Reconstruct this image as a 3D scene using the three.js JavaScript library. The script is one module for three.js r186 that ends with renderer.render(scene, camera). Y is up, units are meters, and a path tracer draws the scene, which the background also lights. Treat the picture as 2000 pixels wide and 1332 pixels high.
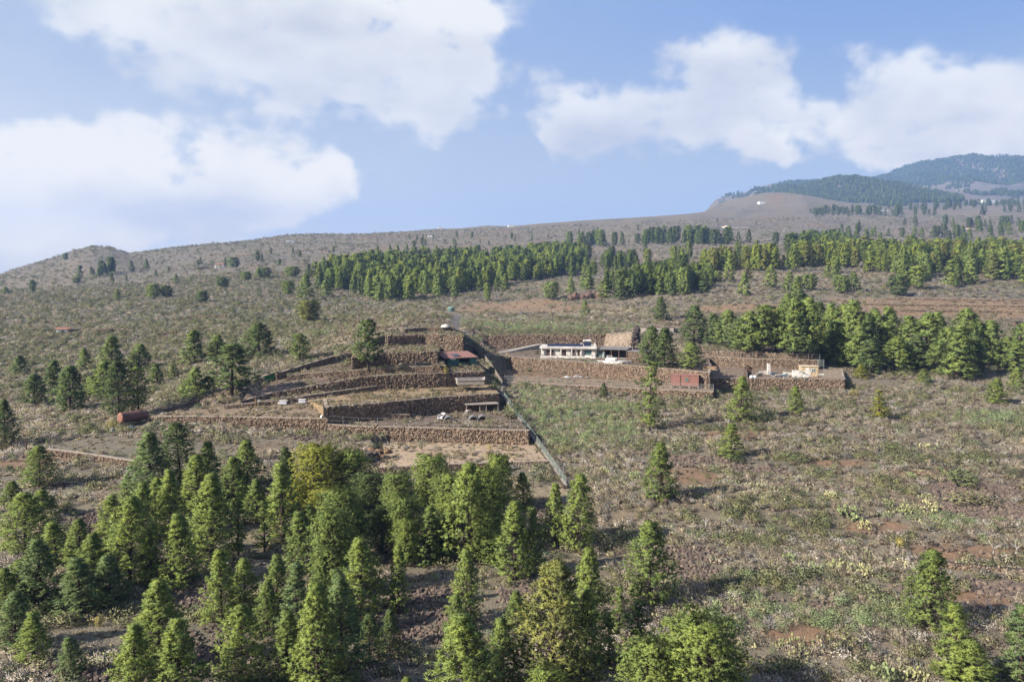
import * as THREE from 'three';
import { ImprovedNoise } from 'three/addons/math/ImprovedNoise.js';
import { mergeGeometries } from 'three/addons/utils/BufferGeometryUtils.js';

// ---------------------------------------------------------------- camera, light, exposure
const F = 1334, CX = 1000, CY = 666, HORIZON = 590, EYE = 30;
const PITCH = Math.atan((CY - HORIZON) / F), SP = Math.sin(PITCH), CP = Math.cos(PITCH);
const scene = new THREE.Scene();
const camera = new THREE.PerspectiveCamera(2 * Math.atan(CY / F) * 180 / Math.PI, 1024 / 681, 0.5, 20000);
camera.position.set(0, EYE, 0);
camera.lookAt(0, EYE - SP, -CP);
const renderer = new THREE.WebGLRenderer({ antialias: true });
renderer.toneMapping = THREE.LinearToneMapping;
renderer.toneMappingExposure = 2.5;
renderer.shadowMap.enabled = true;
const EXPO = 2.5;

const SUN_EL = 33 * Math.PI / 180, SUN_X = 0.9, SUN_D = 0.43;      // light travels right and away from the camera
const sun = new THREE.DirectionalLight(new THREE.Color().setRGB(1, 0.93, 0.82), 5);
const sunLen = Math.hypot(SUN_X, SUN_D);
sun.position.set(-SUN_X / sunLen * Math.cos(SUN_EL) * 900, Math.sin(SUN_EL) * 900, SUN_D / sunLen * Math.cos(SUN_EL) * 900 - 250);
sun.target.position.set(0, 0, -250);
sun.castShadow = true;
Object.assign(sun.shadow.camera, { left: -500, right: 500, top: 500, bottom: -500, near: 1, far: 3000 });
sun.shadow.mapSize.set(4096, 4096);
scene.add(sun, sun.target);
scene.fog = new THREE.FogExp2(new THREE.Color().setRGB(0.31, 0.515, 1.0), 0.000122);

// ---------------------------------------------------------------- small tools
const IN = new ImprovedNoise();
const n2 = (x, y, s = 0) => IN.noise(x + 31.7 + s * 13.1, y + 57.3 - s * 7.9, s * 3.37 + 0.5);
const fbm = (x, y, o = 4, s = 0) => { let a = 1, v = 0, t = 0; for (let i = 0; i < o; i++) { v += a * n2(x, y, s + i); t += a; a *= 0.5; x = x * 2.03 + 5.1; y = y * 2.03 - 3.7; } return v / t; };
const clamp = (x, a = 0, b = 1) => Math.min(b, Math.max(a, x)), lerp = (a, b, t) => a + (b - a) * t;
const sstep = (a, b, x) => { const t = clamp((x - a) / (b - a)); return t * t * (3 - 2 * t); };
function rng(seed) { let s = seed >>> 0; return () => { s = (s + 0x6d2b79f5) | 0; let t = Math.imul(s ^ (s >>> 15), 1 | s); t = (t + Math.imul(t ^ (t >>> 7), 61 | t)) ^ t; return ((t ^ (t >>> 14)) >>> 0) / 4294967296; }; }
const rgb = (r, g, b) => new THREE.Color().setRGB(r, g, b);
const used = {};
function numbered(name) { const k = used[name] = (used[name] ?? -1) + 1; return k ? name + '_' + String(k).padStart(3, '0') : name; }
function tag(o, label, category, group, kind) { if (label) o.userData.label = label; if (category) o.userData.category = category; if (group) o.userData.group = group; if (kind) o.userData.kind = kind; return o; }
function shadows(o) { o.castShadow = o.receiveShadow = true; return o; }
function part(name, geo, mat, parent) { const m = shadows(new THREE.Mesh(Array.isArray(geo) ? mergeGeometries(geo.map((g) => g.index ? g.toNonIndexed() : g)) : geo, mat)); m.name = name; parent.add(m); return m; }
function metricUV(g) {                                              // uv in metres from the larger face directions
  const p = g.attributes.position, n = g.attributes.normal, uv = new Float32Array(p.count * 2);
  for (let i = 0; i < p.count; i++) {
    const ax = Math.abs(n.getX(i)), ay = Math.abs(n.getY(i)), az = Math.abs(n.getZ(i));
    uv[i * 2] = ax > ay && ax > az ? p.getZ(i) : p.getX(i);
    uv[i * 2 + 1] = ay > ax && ay >= az ? p.getZ(i) : p.getY(i);
  }
  g.setAttribute('uv', new THREE.BufferAttribute(uv, 2)); return g;
}
const bx = (w, h, d, x = 0, y = 0, z = 0, ry = 0, rx = 0, rz = 0) => { const g = metricUV(new THREE.BoxGeometry(w, h, d)); if (rx) g.rotateX(rx); if (rz) g.rotateZ(rz); if (ry) g.rotateY(ry); return g.translate(x, y, z); };
const cyl = (r0, r1, h, x = 0, y = 0, z = 0, seg = 12) => new THREE.CylinderGeometry(r0, r1, h, seg).translate(x, y, z);

// ---------------------------------------------------------------- pixel rays of the photograph (2000 x 1332) -> the world
const tanDown = (v) => { const Y = -(v - CY) / F; return -(Y * CP - SP) / (CP + Y * SP); };         // metres down per metre forward
const ray = (u, v) => { const Y = -(v - CY) / F, k = CP + Y * SP; return { a: (u - CX) / F / k, t: -(Y * CP - SP) / k }; };
const project = (x, y, z) => { const dy = y - EYE, f = -dy * SP - z * CP; return [CX + F * x / f, CY - F * (dy * CP - z * SP) / f, f]; };

// ---------------------------------------------------------------- the sky: air and clouds, computed for every direction
{
  const W = 4096, H = 2048, data = new Float32Array(W * H * 4);
  // clouds: direction (in the photograph's own angles), half sizes, strength
  const blobs = [[330, 10, 250, 95, 1], [560, 70, 270, 120, 1.1], [760, 120, 210, 120, 1.1], [870, 190, 90, 65, 0.9], [650, -80, 420, 120, 1], [860, 60, 95, 80, 0.7], [200, 60, 90, 50, 0.6],
    [150, 375, 300, 120, 1.2], [330, 330, 190, 90, 1.1], [500, 265, 80, 60, 0.75], [560, 365, 120, 60, 1], [640, 362, 46, 44, 0.9], [30, 470, 260, 80, 1.1], [40, 330, 150, 80, 1], [430, 390, 150, 70, 1], [120, 510, 190, 60, 1.2], [20, 430, 200, 110, 1.1],
    [1110, 225, 62, 66, 1.0], [1250, 232, 150, 62, 1.05], [1410, 180, 100, 95, 1.1], [1460, 118, 85, 62, 1], [1550, 245, 95, 62, 1], [1490, 275, 80, 36, 0.85], [1310, 110, 40, 26, 0.45], [1062, 160, 22, 34, 0.5], [1072, 275, 24, 26, 0.6],
    [1830, 180, 110, 82, 1.15], [1900, 245, 150, 85, 1.15], [1730, 260, 100, 55, 1.05], [1690, 105, 62, 34, 0.6], [1690, 175, 34, 75, 0.6], [1960, 305, 120, 50, 0.95], [1840, 300, 160, 38, 0.95], [1920, 325, 190, 34, 1], [2100, 200, 160, 120, 1]];
  const lin = (r, g, b) => [r, g, b].map((c) => Math.pow((c / 255 + 0.055) / 1.055, 2.4));
  const zenith = lin(78, 126, 208), mid = lin(100, 146, 214), low = lin(206, 214, 210), haze = lin(226, 232, 232);
  const cWhite = [1.12, 1.08, 0.96], cGrey = [0.70, 0.69, 0.70];
  const f3 = (x, y, z, o) => { let a = 1, v = 0, t = 0; for (let i = 0; i < o; i++) { v += a * IN.noise(x, y, z); t += a; a *= 0.52; x = x * 2.1 + 7.3; y = y * 2.1 + 1.9; z = z * 2.1 - 4.1; } return v / t; };
  for (let row = 0; row < H; row++) {
    const el = ((row + 0.5) / H - 0.5) * Math.PI, y = Math.sin(el), ce = Math.cos(el);
    for (let col = 0; col < W; col++) {
      const i = (row * W + col) * 4;
      let r, g, b;
      if (el < -0.02) { [r, g, b] = [0.2, 0.19, 0.18]; } else {
        const az = ((col + 0.5) / W - 0.5) * 2 * Math.PI, x = Math.cos(az) * ce, z = Math.sin(az) * ce;
        const left = clamp(0.5 - x * 0.7);                        // the sun's side is paler
        const t1 = sstep(-0.02, 0.16, y), t2 = sstep(0.1, 0.4, y), t3 = sstep(0.35, 1, y);
        const c = [0, 1, 2].map((k) => lerp(lerp(lerp(haze[k], low[k], t1), mid[k], t2), zenith[k], t3));
        const pale = left * (1 - 0.5 * t3) * 0.75;
        const glow = left * left * left * (1 - sstep(0.02, 0.30, y)); for (let k = 0; k < 3; k++) c[k] = lerp(lerp(c[k], haze[k], pale * 0.85), [1.55, 1.40, 1.08][k], glow * 1.0);
        // cloud cover
        let cover = -0.4, front = 0, uu = 0, vv = 0;
        if (z < -0.15) {
          const f = -z * CP - y * SP;
          uu = CX + F * x / f; vv = CY - F * (y * CP - z * SP) / f;
          front = sstep(-500, -150, uu) * (1 - sstep(2150, 2500, uu)) * sstep(-520, -150, vv);
        }
        const warpX = front > 0 ? f3(x * 9, y * 9, z * 9 + 3, 3) * 48 + f3(x * 30, y * 30, z * 30, 3) * 34 : 0, warpY = front > 0 ? f3(x * 9 + 11, y * 9, z * 9 - 5, 3) * 42 + f3(x * 30 + 7, y * 30, z * 30, 3) * 28 : 0;
        let here = 0, under = 0;
        if (front > 0) {
          for (const [bu, bv, ru, rv, s] of blobs) {
            const du = (uu + warpX - bu) / ru, dv = (vv + warpY - bv) / rv, q = du * du + dv * dv;
            if (q < 2.4) { const e = s * Math.pow(1 - q / 2.4, 1.15); here = here + e - here * e * 0.45; under += e * dv; }
          }
        }
        const wide = front === 1 ? 0 : f3(x * 2.1 + 4, y * 4.2, z * 2.1 + 9, 4) * 1.5 + 0.35;  // elsewhere: broken cloud of the same kind
        cover = lerp(clamp(wide, 0, 1.1), here, front);
        const fine = cover > 0.02 ? f3(x * 15, y * 22, z * 15, 6) : 0, alpha0 = cover + fine * 1.35 * (0.3 + cover) - 0.30;
        const veil = clamp(0.16 + fine * 0.5 + f3(x * 5, y * 9, z * 5 + 2, 3) * 0.5) * (0.05 + 0.75 * left * left) * 0.6, alpha = Math.max(veil, sstep(-0.04, 0.8, alpha0)) * 0.96 * sstep(0.0, 0.05, y);
        const near0 = 1 - sstep(0.02, 0.3, y), low1 = [1 + 1.0 * near0, 1 + 0.72 * near0, 1 + 0.1 * near0], shade = clamp(0.35 + f3(x * 6 + 2, y * 12, z * 6, 4) * 1.1 + clamp(under, -1, 1) * 0.35 + (x > 0 ? 0.1 : -0.15));
        [r, g, b] = [0, 1, 2].map((k) => lerp(c[k], lerp(cWhite[k], cGrey[k], shade) * low1[k], alpha));
      }
      data[i] = r / EXPO; data[i + 1] = g / EXPO; data[i + 2] = b / EXPO; data[i + 3] = 1;
    }
  }
  const sky = new THREE.DataTexture(data, W, H, THREE.RGBAFormat, THREE.FloatType);
  sky.mapping = THREE.EquirectangularReflectionMapping; sky.magFilter = THREE.LinearFilter; sky.needsUpdate = true;
  scene.background = sky; scene.environment = sky;
}

// ---------------------------------------------------------------- textures
function makeTexture(size, f, srgb = true) {
  const d = new Uint8Array(size * size * 4), c = [0, 0, 0];
  for (let y = 0; y < size; y++) for (let x = 0; x < size; x++) { f(x / size, y / size, c); const i = (y * size + x) * 4; for (let k = 0; k < 3; k++) d[i + k] = clamp(c[k]) * 255; d[i + 3] = 255; }
  const t = new THREE.DataTexture(d, size, size); t.wrapS = t.wrapT = THREE.RepeatWrapping; t.magFilter = THREE.LinearFilter; if (srgb) t.colorSpace = THREE.SRGBColorSpace; t.needsUpdate = true; return t;
}
// noise that tiles: a torus of two circles would be dear, so four shifted samples are blended
const tile = (f) => (u, v) => { const a = sstep(0, 1, u), b = sstep(0, 1, v); return lerp(lerp(f(u, v), f(u - 1, v), a), lerp(f(u, v - 1), f(u - 1, v - 1), a), b); };
const grainN = tile((u, v) => fbm(u * 60, v * 60, 3, 2)), blotN = tile((u, v) => fbm(u * 9, v * 9, 4, 5)), fineN = tile((u, v) => fbm(u * 24, v * 24, 4, 9));
const soilMap = makeTexture(512, (u, v, c) => { const g = grainN(u, v), b = blotN(u, v), m = 0.80 + g * 0.42 + b * 0.32; c[0] = m; c[1] = m * (1 - b * 0.05); c[2] = m * (1 - b * 0.12); });
const soilBump = makeTexture(512, (u, v, c) => { c[0] = c[1] = c[2] = 0.5 + grainN(u, v) * 0.5 + fineN(u, v) * 0.35; }, false);
const scrubMap = makeTexture(512, (u, v, c) => { const g = fineN(u, v), b = grainN(u, v), m = 0.78 + g * 0.4 + b * 0.45; c[0] = m * (1 + g * 0.08); c[1] = m; c[2] = m * (1 - g * 0.1); });
const plainMap = makeTexture(256, (u, v, c) => { const m = 0.90 + grainN(u, v) * 0.16 + blotN(u, v) * 0.14; c[0] = c[1] = c[2] = m; });
const wearMap = makeTexture(256, (u, v, c) => { const m = 0.82 + fineN(u, v) * 0.34 + blotN(u, v) * 0.35; c[0] = m; c[1] = m * 0.97; c[2] = m * 0.95; });
const rep = (t, k) => { const r = t.clone(); r.repeat.set(k, k); r.needsUpdate = true; return r; };
const std = (r, g, b, o = {}) => new THREE.MeshStandardMaterial({ color: rgb(r, g, b), roughness: 0.9, map: rep(plainMap, 0.3), ...o });

// ---------------------------------------------------------------- the lie of the land: rows of (picture row, metres away) in seven directions
const COLS = [
  [-700, [[1332, 46], [1050, 78], [900, 112], [830, 150], [760, 215], [700, 330], [660, 560], [625, 900], [600, 1300]]],
  [0, [[1332, 48], [1180, 62], [1050, 80], [960, 96], [900, 112], [850, 130], [800, 156], [750, 190], [700, 240], [650, 310], [610, 420], [580, 570], [560, 800], [537, 1300]]],
  [250, [[1332, 49], [1180, 63], [1050, 81], [960, 96], [900, 112], [850, 128], [815, 141], [770, 167], [720, 208], [680, 252], [640, 315], [600, 430], [570, 580], [545, 800], [494, 1350]]],
  [500, [[1332, 50], [1180, 64], [1050, 82], [960, 97], [900, 112], [850, 130], [800, 146], [770, 151], [731, 167], [700, 197], [650, 270], [600, 392], [560, 530], [530, 700], [500, 1050], [469, 1600]]],
  [800, [[1332, 52], [1180, 66], [1050, 84], [960, 100], [912, 113], [850, 131], [800, 148], [750, 160], [720, 166], [690, 174], [660, 196], [640, 224], [620, 290], [600, 398], [585, 460], [560, 560], [530, 680], [500, 900], [475, 1250], [452, 1750]]],
  [1000, [[1332, 52], [1180, 66], [1050, 84], [960, 100], [912, 113], [862, 131], [800, 152], [750, 178], [700, 214], [672, 256], [645, 292], [620, 340], [600, 410], [585, 460], [560, 560], [530, 680], [500, 900], [470, 1300], [443, 1900]]],
  [1500, [[1332, 52], [1180, 66], [1050, 84], [970, 97], [840, 135], [790, 158], [765, 176], [740, 195], [700, 225], [660, 260], [620, 300], [590, 345], [570, 385], [545, 440], [520, 540], [490, 760], [460, 1150], [430, 1700], [420, 2300]]],
  [2000, [[1332, 52], [1180, 66], [1050, 84], [960, 100], [880, 122], [820, 145], [770, 172], [730, 200], [690, 232], [650, 268], [620, 305], [590, 350], [565, 400], [545, 450], [520, 560], [480, 800], [440, 1300], [404, 2300]]],
  [2700, [[1332, 52], [1050, 84], [880, 122], [770, 172], [690, 232], [620, 300], [560, 400], [520, 520], [470, 800], [430, 1300], [385, 2300]]],
].map(([u, pts]) => {
  const xs = pts.map(([, d]) => Math.log(d)), ts = pts.map(([v]) => tanDown(v)), n = xs.length, m = new Array(n).fill(0), s = [];
  for (let i = 0; i < n - 1; i++) s[i] = (ts[i + 1] - ts[i]) / (xs[i + 1] - xs[i]);
  m[0] = s[0]; m[n - 1] = s[n - 2];
  for (let i = 1; i < n - 1; i++) m[i] = s[i - 1] * s[i] > 0 ? 2 * s[i - 1] * s[i] / (s[i - 1] + s[i]) : 0;
  return { a: (u - CX) / F, xs, ts, m, n };
});
function profile(c, x) {
  const { xs, ts, m, n } = c;
  if (x <= xs[0]) return ts[0] * Math.exp(xs[0] - x) * 1.0;        // level ground nearer than the table
  if (x >= xs[n - 1]) return ts[n - 1] + m[n - 1] * Math.min(0.3, x - xs[n - 1]);
  let i = 0; while (x > xs[i + 1]) i++;
  const h = xs[i + 1] - xs[i], t = (x - xs[i]) / h, t2 = t * t, t3 = t2 * t;
  return (2 * t3 - 3 * t2 + 1) * ts[i] + (t3 - 2 * t2 + t) * h * m[i] + (-2 * t3 + 3 * t2) * ts[i + 1] + (t3 - t2) * h * m[i + 1];
}
const table = (list) => (u) => { if (u <= list[0][0]) return list[0][1]; for (let i = 1; i < list.length; i++) if (u <= list[i][0]) { const [u0, v0] = list[i - 1], [u1, v1] = list[i]; return lerp(v0, v1, (u - u0) / (u1 - u0)); } return list[list.length - 1][1]; };
const skyline = table([[-700, 600], [-200, 560], [0, 537], [50, 520], [100, 506], [125, 499], [150, 490], [185, 481], [215, 483], [255, 495], [300, 490], [350, 483], [400, 478], [450, 475], [500, 469], [550, 460], [600, 457], [660, 457], [700, 458], [750, 455], [800, 452], [850, 447], [900, 446], [950, 441], [1000, 442], [1050, 437], [1100, 434], [1150, 430], [1200, 427], [1300, 421], [1350, 418], [1400, 416], [1500, 412], [1700, 406], [2000, 398], [2700, 380]]);
const ridgeFar = table([[-700, 1300], [100, 1280], [250, 1350], [330, 1500], [500, 1600], [900, 1900], [1400, 2200], [1900, 2500], [2700, 2500]]);
const range = table([[1340, 418], [1400, 407], [1450, 388], [1500, 366], [1540, 359], [1580, 361], [1620, 366], [1660, 353], [1700, 339], [1760, 324], [1830, 316], [1900, 315], [2000, 308], [2300, 296], [2700, 300]]);
const MOUNDS = [[1505, 2350, 205, 300, 60], [1662, 3300, 200, 420, 92], [1900, 4700, 520, 700, 105]].map(([u, d, r, rd, h]) => ({ x: (u - CX) / F * d, z: -d, r, rd, h }));
const TERRACES = [];
function landRaw(x, z) {
  const d = Math.max(3, -z), a = clamp(x / d, -1.27, 1.27), u = CX + a * F, L = Math.log(d);
  let i = 0; while (i < COLS.length - 2 && a > COLS[i + 1].a) i++;
  const c0 = COLS[i], c1 = COLS[i + 1], w = clamp((a - c0.a) / (c1.a - c0.a)), ws = lerp(w, w * w * (3 - 2 * w), 0.5);
  let t = lerp(profile(c0, L), profile(c1, L), ws);
  const D = ridgeFar(u);
  if (d > D * 0.5) {
    const ts = tanDown(skyline(u)); let k = sstep(0.5 * D, D, d);
    if (d <= D) t = lerp(t, ts, k); else {
      const drop = ts + (d - D) / d * 0.13 * 1, m = sstep(1330, 1400, u);
      const tm = tanDown(range(u) + 20 * sstep(1560, 1720, u)), q = clamp((Math.log(d) - Math.log(D)) / (Math.log(6200) - Math.log(D)));
      const up = d < 6200 ? lerp(ts, tm, Math.pow(q, 1.15)) : tm + (d - 6200) / d * 0.25;
      t = lerp(drop, up, m);
    }
  }
  let y = EYE - t * d;
  const amp = Math.min(d * 0.004, 2.2) + sstep(500, 3000, d) * 9;
  y += fbm(x / 26, z / 26, 3, 1) * Math.min(1, d * 0.004) * 1.1 + fbm(x / 150, z / 150, 4, 4) * amp * (1 - 0.75 * sstep(0.8 * D, D, d) * (1 - sstep(D, D * 1.3, d)));
  if (d > 2000) for (const m of MOUNDS) { const q = ((x - m.x) / m.r) ** 2 + ((z - m.z) / m.rd) ** 2; if (q < 4) y += m.h * Math.exp(-q * 1.1) * (1 + 0.12 * fbm(x / 60, z / 60, 3, 8)); }
  if (d > 2600) y += (0.35 - Math.abs(fbm(x / 380 + z / 1900, z / 1500, 5, 14))) * 210 * sstep(2700, 4300, d) * (1 - sstep(5000, 6200, d) * 0.85);
  return y;
}
function terraceAt(x, z) {                                          // the highest terrace floor over a point, or -Infinity
  let y = -Infinity;
  for (const T of TERRACES) {
    if (x < T.lo[0] || x > T.hi[0] || z < T.lo[1] || z > T.hi[1]) continue;
    for (const [p, q, r] of T.tris) {
      const det = (q.z - r.z) * (p.x - r.x) + (r.x - q.x) * (p.z - r.z), l1 = ((q.z - r.z) * (x - r.x) + (r.x - q.x) * (z - r.z)) / det, l2 = ((r.z - p.z) * (x - r.x) + (p.x - r.x) * (z - r.z)) / det;
      if (l1 >= -1e-6 && l2 >= -1e-6 && l1 + l2 <= 1 + 1e-6) y = Math.max(y, l1 * p.y + l2 * q.y + (1 - l1 - l2) * r.y);
    }
  }
  return y;
}
const AROUND = [[0, 0], [1.9, 0], [-1.9, 0], [0, 2.2], [0, -2.2], [1.3, 1.5], [-1.3, 1.5], [1.3, -1.5], [-1.3, -1.5]];
function land(x, z) {                                               // the ground under and just round a terrace is cut to lie below its floor
  let y = landRaw(x, z);
  if (-z < 330 && -z > 95) for (const [dx, dz] of AROUND) { const t = terraceAt(x + dx, z + dz); if (t > -1e9) y = Math.min(y, t - 0.55); }
  return y;
}
function surf(x, z) { const t = -z < 330 ? terraceAt(x, z) : -Infinity; return t > -1e9 ? t : land(x, z); }
// the point of the ground seen at a picture position
function at(u, v) {
  const { a, t } = ray(u, v); let d = 20, prev = d;
  for (; d < 9000; prev = d, d *= 1.012) if (EYE - t * d < surf(a * d, -d)) { let lo = prev, hi = d; for (let i = 0; i < 14; i++) { const m = (lo + hi) / 2; if (EYE - t * m < surf(a * m, -m)) hi = m; else lo = m; } d = hi; break; }
  return new THREE.Vector3(a * d, surf(a * d, -d), -d);
}
const level = (u, v, g) => { const { a, t } = ray(u, v), d = -g / t; return new THREE.Vector3(a * d, EYE + g, -d); };   // where a level g metres below the eye is seen at (u, v)
const above = (p, v) => EYE - tanDown(v) * -p.z - p.y;              // height that reaches picture row v above the point p
const widthAt = (p, px) => px / F * Math.hypot(-p.z, p.y - EYE);

// ---------------------------------------------------------------- the terraces (floors of the walled fields): corners (u, v, level below the eye)
const soil = (r, g, b, k = 0.16) => new THREE.MeshStandardMaterial({ color: rgb(r, g, b), roughness: 1, map: rep(soilMap, k), bumpMap: rep(soilBump, k), bumpScale: 0.12 });
const TERRACE_LIST = [
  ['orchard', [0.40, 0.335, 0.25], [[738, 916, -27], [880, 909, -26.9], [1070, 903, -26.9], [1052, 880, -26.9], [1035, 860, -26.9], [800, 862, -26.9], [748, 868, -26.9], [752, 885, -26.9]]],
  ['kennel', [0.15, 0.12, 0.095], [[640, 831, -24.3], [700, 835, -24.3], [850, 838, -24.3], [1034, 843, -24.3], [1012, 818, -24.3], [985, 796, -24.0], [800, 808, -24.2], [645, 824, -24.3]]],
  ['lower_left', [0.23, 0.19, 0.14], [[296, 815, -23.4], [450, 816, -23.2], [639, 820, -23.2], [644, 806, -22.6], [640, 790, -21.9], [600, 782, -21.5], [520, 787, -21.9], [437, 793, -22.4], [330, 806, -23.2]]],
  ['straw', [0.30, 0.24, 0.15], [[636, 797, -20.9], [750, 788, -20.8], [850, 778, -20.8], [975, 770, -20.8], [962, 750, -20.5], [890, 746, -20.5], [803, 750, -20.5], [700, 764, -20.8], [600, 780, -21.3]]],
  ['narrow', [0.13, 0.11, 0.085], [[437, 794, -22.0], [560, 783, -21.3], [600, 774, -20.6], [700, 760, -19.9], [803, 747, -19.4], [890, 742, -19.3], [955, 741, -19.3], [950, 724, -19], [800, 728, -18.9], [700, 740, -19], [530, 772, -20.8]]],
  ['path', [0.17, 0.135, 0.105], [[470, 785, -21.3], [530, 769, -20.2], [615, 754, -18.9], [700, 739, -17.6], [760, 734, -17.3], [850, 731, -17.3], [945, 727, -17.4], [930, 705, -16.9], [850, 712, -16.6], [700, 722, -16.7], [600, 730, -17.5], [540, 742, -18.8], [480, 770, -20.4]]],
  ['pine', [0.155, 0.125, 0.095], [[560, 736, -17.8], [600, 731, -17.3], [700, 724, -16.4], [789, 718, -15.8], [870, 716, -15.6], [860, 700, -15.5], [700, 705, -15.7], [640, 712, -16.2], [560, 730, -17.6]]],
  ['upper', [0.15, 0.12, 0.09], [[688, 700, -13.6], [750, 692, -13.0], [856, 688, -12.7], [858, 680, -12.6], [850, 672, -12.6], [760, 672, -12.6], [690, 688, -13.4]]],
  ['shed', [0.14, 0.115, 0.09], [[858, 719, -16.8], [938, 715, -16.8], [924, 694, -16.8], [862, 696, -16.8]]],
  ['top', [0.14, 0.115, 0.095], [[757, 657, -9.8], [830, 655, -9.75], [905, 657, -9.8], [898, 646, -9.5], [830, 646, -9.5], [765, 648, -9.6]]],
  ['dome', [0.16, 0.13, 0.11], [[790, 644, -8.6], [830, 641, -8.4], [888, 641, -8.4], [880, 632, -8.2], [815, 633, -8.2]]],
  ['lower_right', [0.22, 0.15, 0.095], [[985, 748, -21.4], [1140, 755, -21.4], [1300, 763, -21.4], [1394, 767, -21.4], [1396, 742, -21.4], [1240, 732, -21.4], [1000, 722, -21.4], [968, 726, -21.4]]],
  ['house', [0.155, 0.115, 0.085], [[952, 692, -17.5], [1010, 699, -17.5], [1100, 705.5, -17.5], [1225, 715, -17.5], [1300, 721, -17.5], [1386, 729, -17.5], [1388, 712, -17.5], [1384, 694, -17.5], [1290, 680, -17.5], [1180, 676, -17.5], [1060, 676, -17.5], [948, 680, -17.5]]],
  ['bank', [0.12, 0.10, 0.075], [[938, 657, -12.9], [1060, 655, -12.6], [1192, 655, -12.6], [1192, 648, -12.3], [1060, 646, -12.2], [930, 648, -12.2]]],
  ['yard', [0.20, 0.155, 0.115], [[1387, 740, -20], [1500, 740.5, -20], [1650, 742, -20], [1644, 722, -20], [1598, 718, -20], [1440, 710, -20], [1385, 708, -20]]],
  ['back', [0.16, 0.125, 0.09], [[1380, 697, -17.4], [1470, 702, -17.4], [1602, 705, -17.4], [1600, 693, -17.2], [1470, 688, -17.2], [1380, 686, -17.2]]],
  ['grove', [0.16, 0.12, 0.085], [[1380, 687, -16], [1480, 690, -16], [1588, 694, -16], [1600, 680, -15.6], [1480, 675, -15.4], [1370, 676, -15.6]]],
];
{
  const ready = [];
  for (const [key, color, corners] of TERRACE_LIST) {
    const p = corners.map(([u, v, g]) => level(u, v, g));
    const idx = THREE.ShapeUtils.triangulateShape(p.map((q) => new THREE.Vector2(q.x, -q.z)), []);
    const tris = idx.map((t) => t.map((k) => p[k])), xs = p.map((q) => q.x), zs = p.map((q) => q.z);
    ready.push({ key, color, p, tris, lo: [Math.min(...xs), Math.min(...zs)], hi: [Math.max(...xs), Math.max(...zs)] });
  }
  TERRACES.push(...ready);
}
const terrace = Object.fromEntries(TERRACES.map((t) => [t.key, t]));
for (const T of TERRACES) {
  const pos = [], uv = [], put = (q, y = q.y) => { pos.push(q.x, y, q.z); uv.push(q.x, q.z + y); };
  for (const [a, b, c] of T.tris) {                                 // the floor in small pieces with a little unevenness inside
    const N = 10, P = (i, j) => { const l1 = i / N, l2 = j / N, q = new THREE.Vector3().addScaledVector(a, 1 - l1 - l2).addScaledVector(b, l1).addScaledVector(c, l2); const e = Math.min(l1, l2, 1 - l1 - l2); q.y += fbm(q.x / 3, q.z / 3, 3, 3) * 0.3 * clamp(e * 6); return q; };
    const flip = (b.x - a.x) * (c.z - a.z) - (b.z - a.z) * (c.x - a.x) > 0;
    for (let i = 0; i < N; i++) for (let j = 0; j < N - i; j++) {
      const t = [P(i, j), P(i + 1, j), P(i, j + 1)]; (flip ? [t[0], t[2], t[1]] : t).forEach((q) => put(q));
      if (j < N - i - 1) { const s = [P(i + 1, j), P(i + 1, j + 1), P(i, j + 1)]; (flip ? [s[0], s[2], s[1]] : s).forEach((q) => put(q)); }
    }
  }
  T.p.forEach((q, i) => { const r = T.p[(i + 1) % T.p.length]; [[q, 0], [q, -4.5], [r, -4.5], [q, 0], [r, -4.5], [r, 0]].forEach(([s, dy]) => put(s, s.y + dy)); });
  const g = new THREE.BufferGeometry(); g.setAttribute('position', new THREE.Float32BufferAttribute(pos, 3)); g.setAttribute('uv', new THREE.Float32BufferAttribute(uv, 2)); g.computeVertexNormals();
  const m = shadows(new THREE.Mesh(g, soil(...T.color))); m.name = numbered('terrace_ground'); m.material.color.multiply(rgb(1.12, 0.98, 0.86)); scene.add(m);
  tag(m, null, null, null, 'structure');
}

// ---------------------------------------------------------------- ground, hillside and mountains: one land in three rings
const zone = (u, v, rx, rz) => { const p = at(u, v); return { x: p.x, z: p.z, rx, rz }; };
const inZone = (Z, x, z) => Math.max(0, 1 - Math.hypot((x - Z.x) / Z.rx, (z - Z.z) / Z.rz));
const zRed = [[1430, 850, 14, 6], [1330, 930, 10, 8], [1700, 1030, 9, 4], [1800, 925, 9, 4], [1890, 1080, 12, 4], [1640, 905, 10, 4], [1900, 1170, 6, 3], [1560, 1240, 6, 3], [60, 905, 12, 6], [700, 900, 7, 5], [745, 890, 5, 4]].map((q) => zone(...q));
const zOrange = [[1000, 598, 34, 26], [1090, 603, 26, 18], [940, 605, 22, 14], [1850, 590, 60, 14], [1950, 600, 60, 16], [1700, 605, 40, 12], [1820, 612, 50, 10], [1450, 602, 30, 14]].map(([u, v, a, b]) => zone(u, v, a * 1.5, b * 1.7));
const zStraw = [[760, 628, 24, 30], [700, 655, 16, 18], [830, 610, 40, 26], [1500, 535, 90, 14], [1600, 540, 60, 20], [1150, 610, 40, 14], [960, 940, 12, 5], [1040, 960, 10, 6], [730, 985, 8, 6]].map(([u, v, a, b]) => zone(u, v, a * (v < 700 ? 1.5 : 1), b * (v < 700 ? 1.6 : 1)));
const zGreen = [[1080, 810, 16, 12], [1120, 840, 14, 10], [1060, 780, 10, 8], [1000, 645, 26, 22], [1100, 640, 34, 22], [920, 630, 16, 20], [640, 640, 26, 26], [500, 625, 60, 40], [1050, 620, 40, 20]].map((q) => zone(...q));
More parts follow.
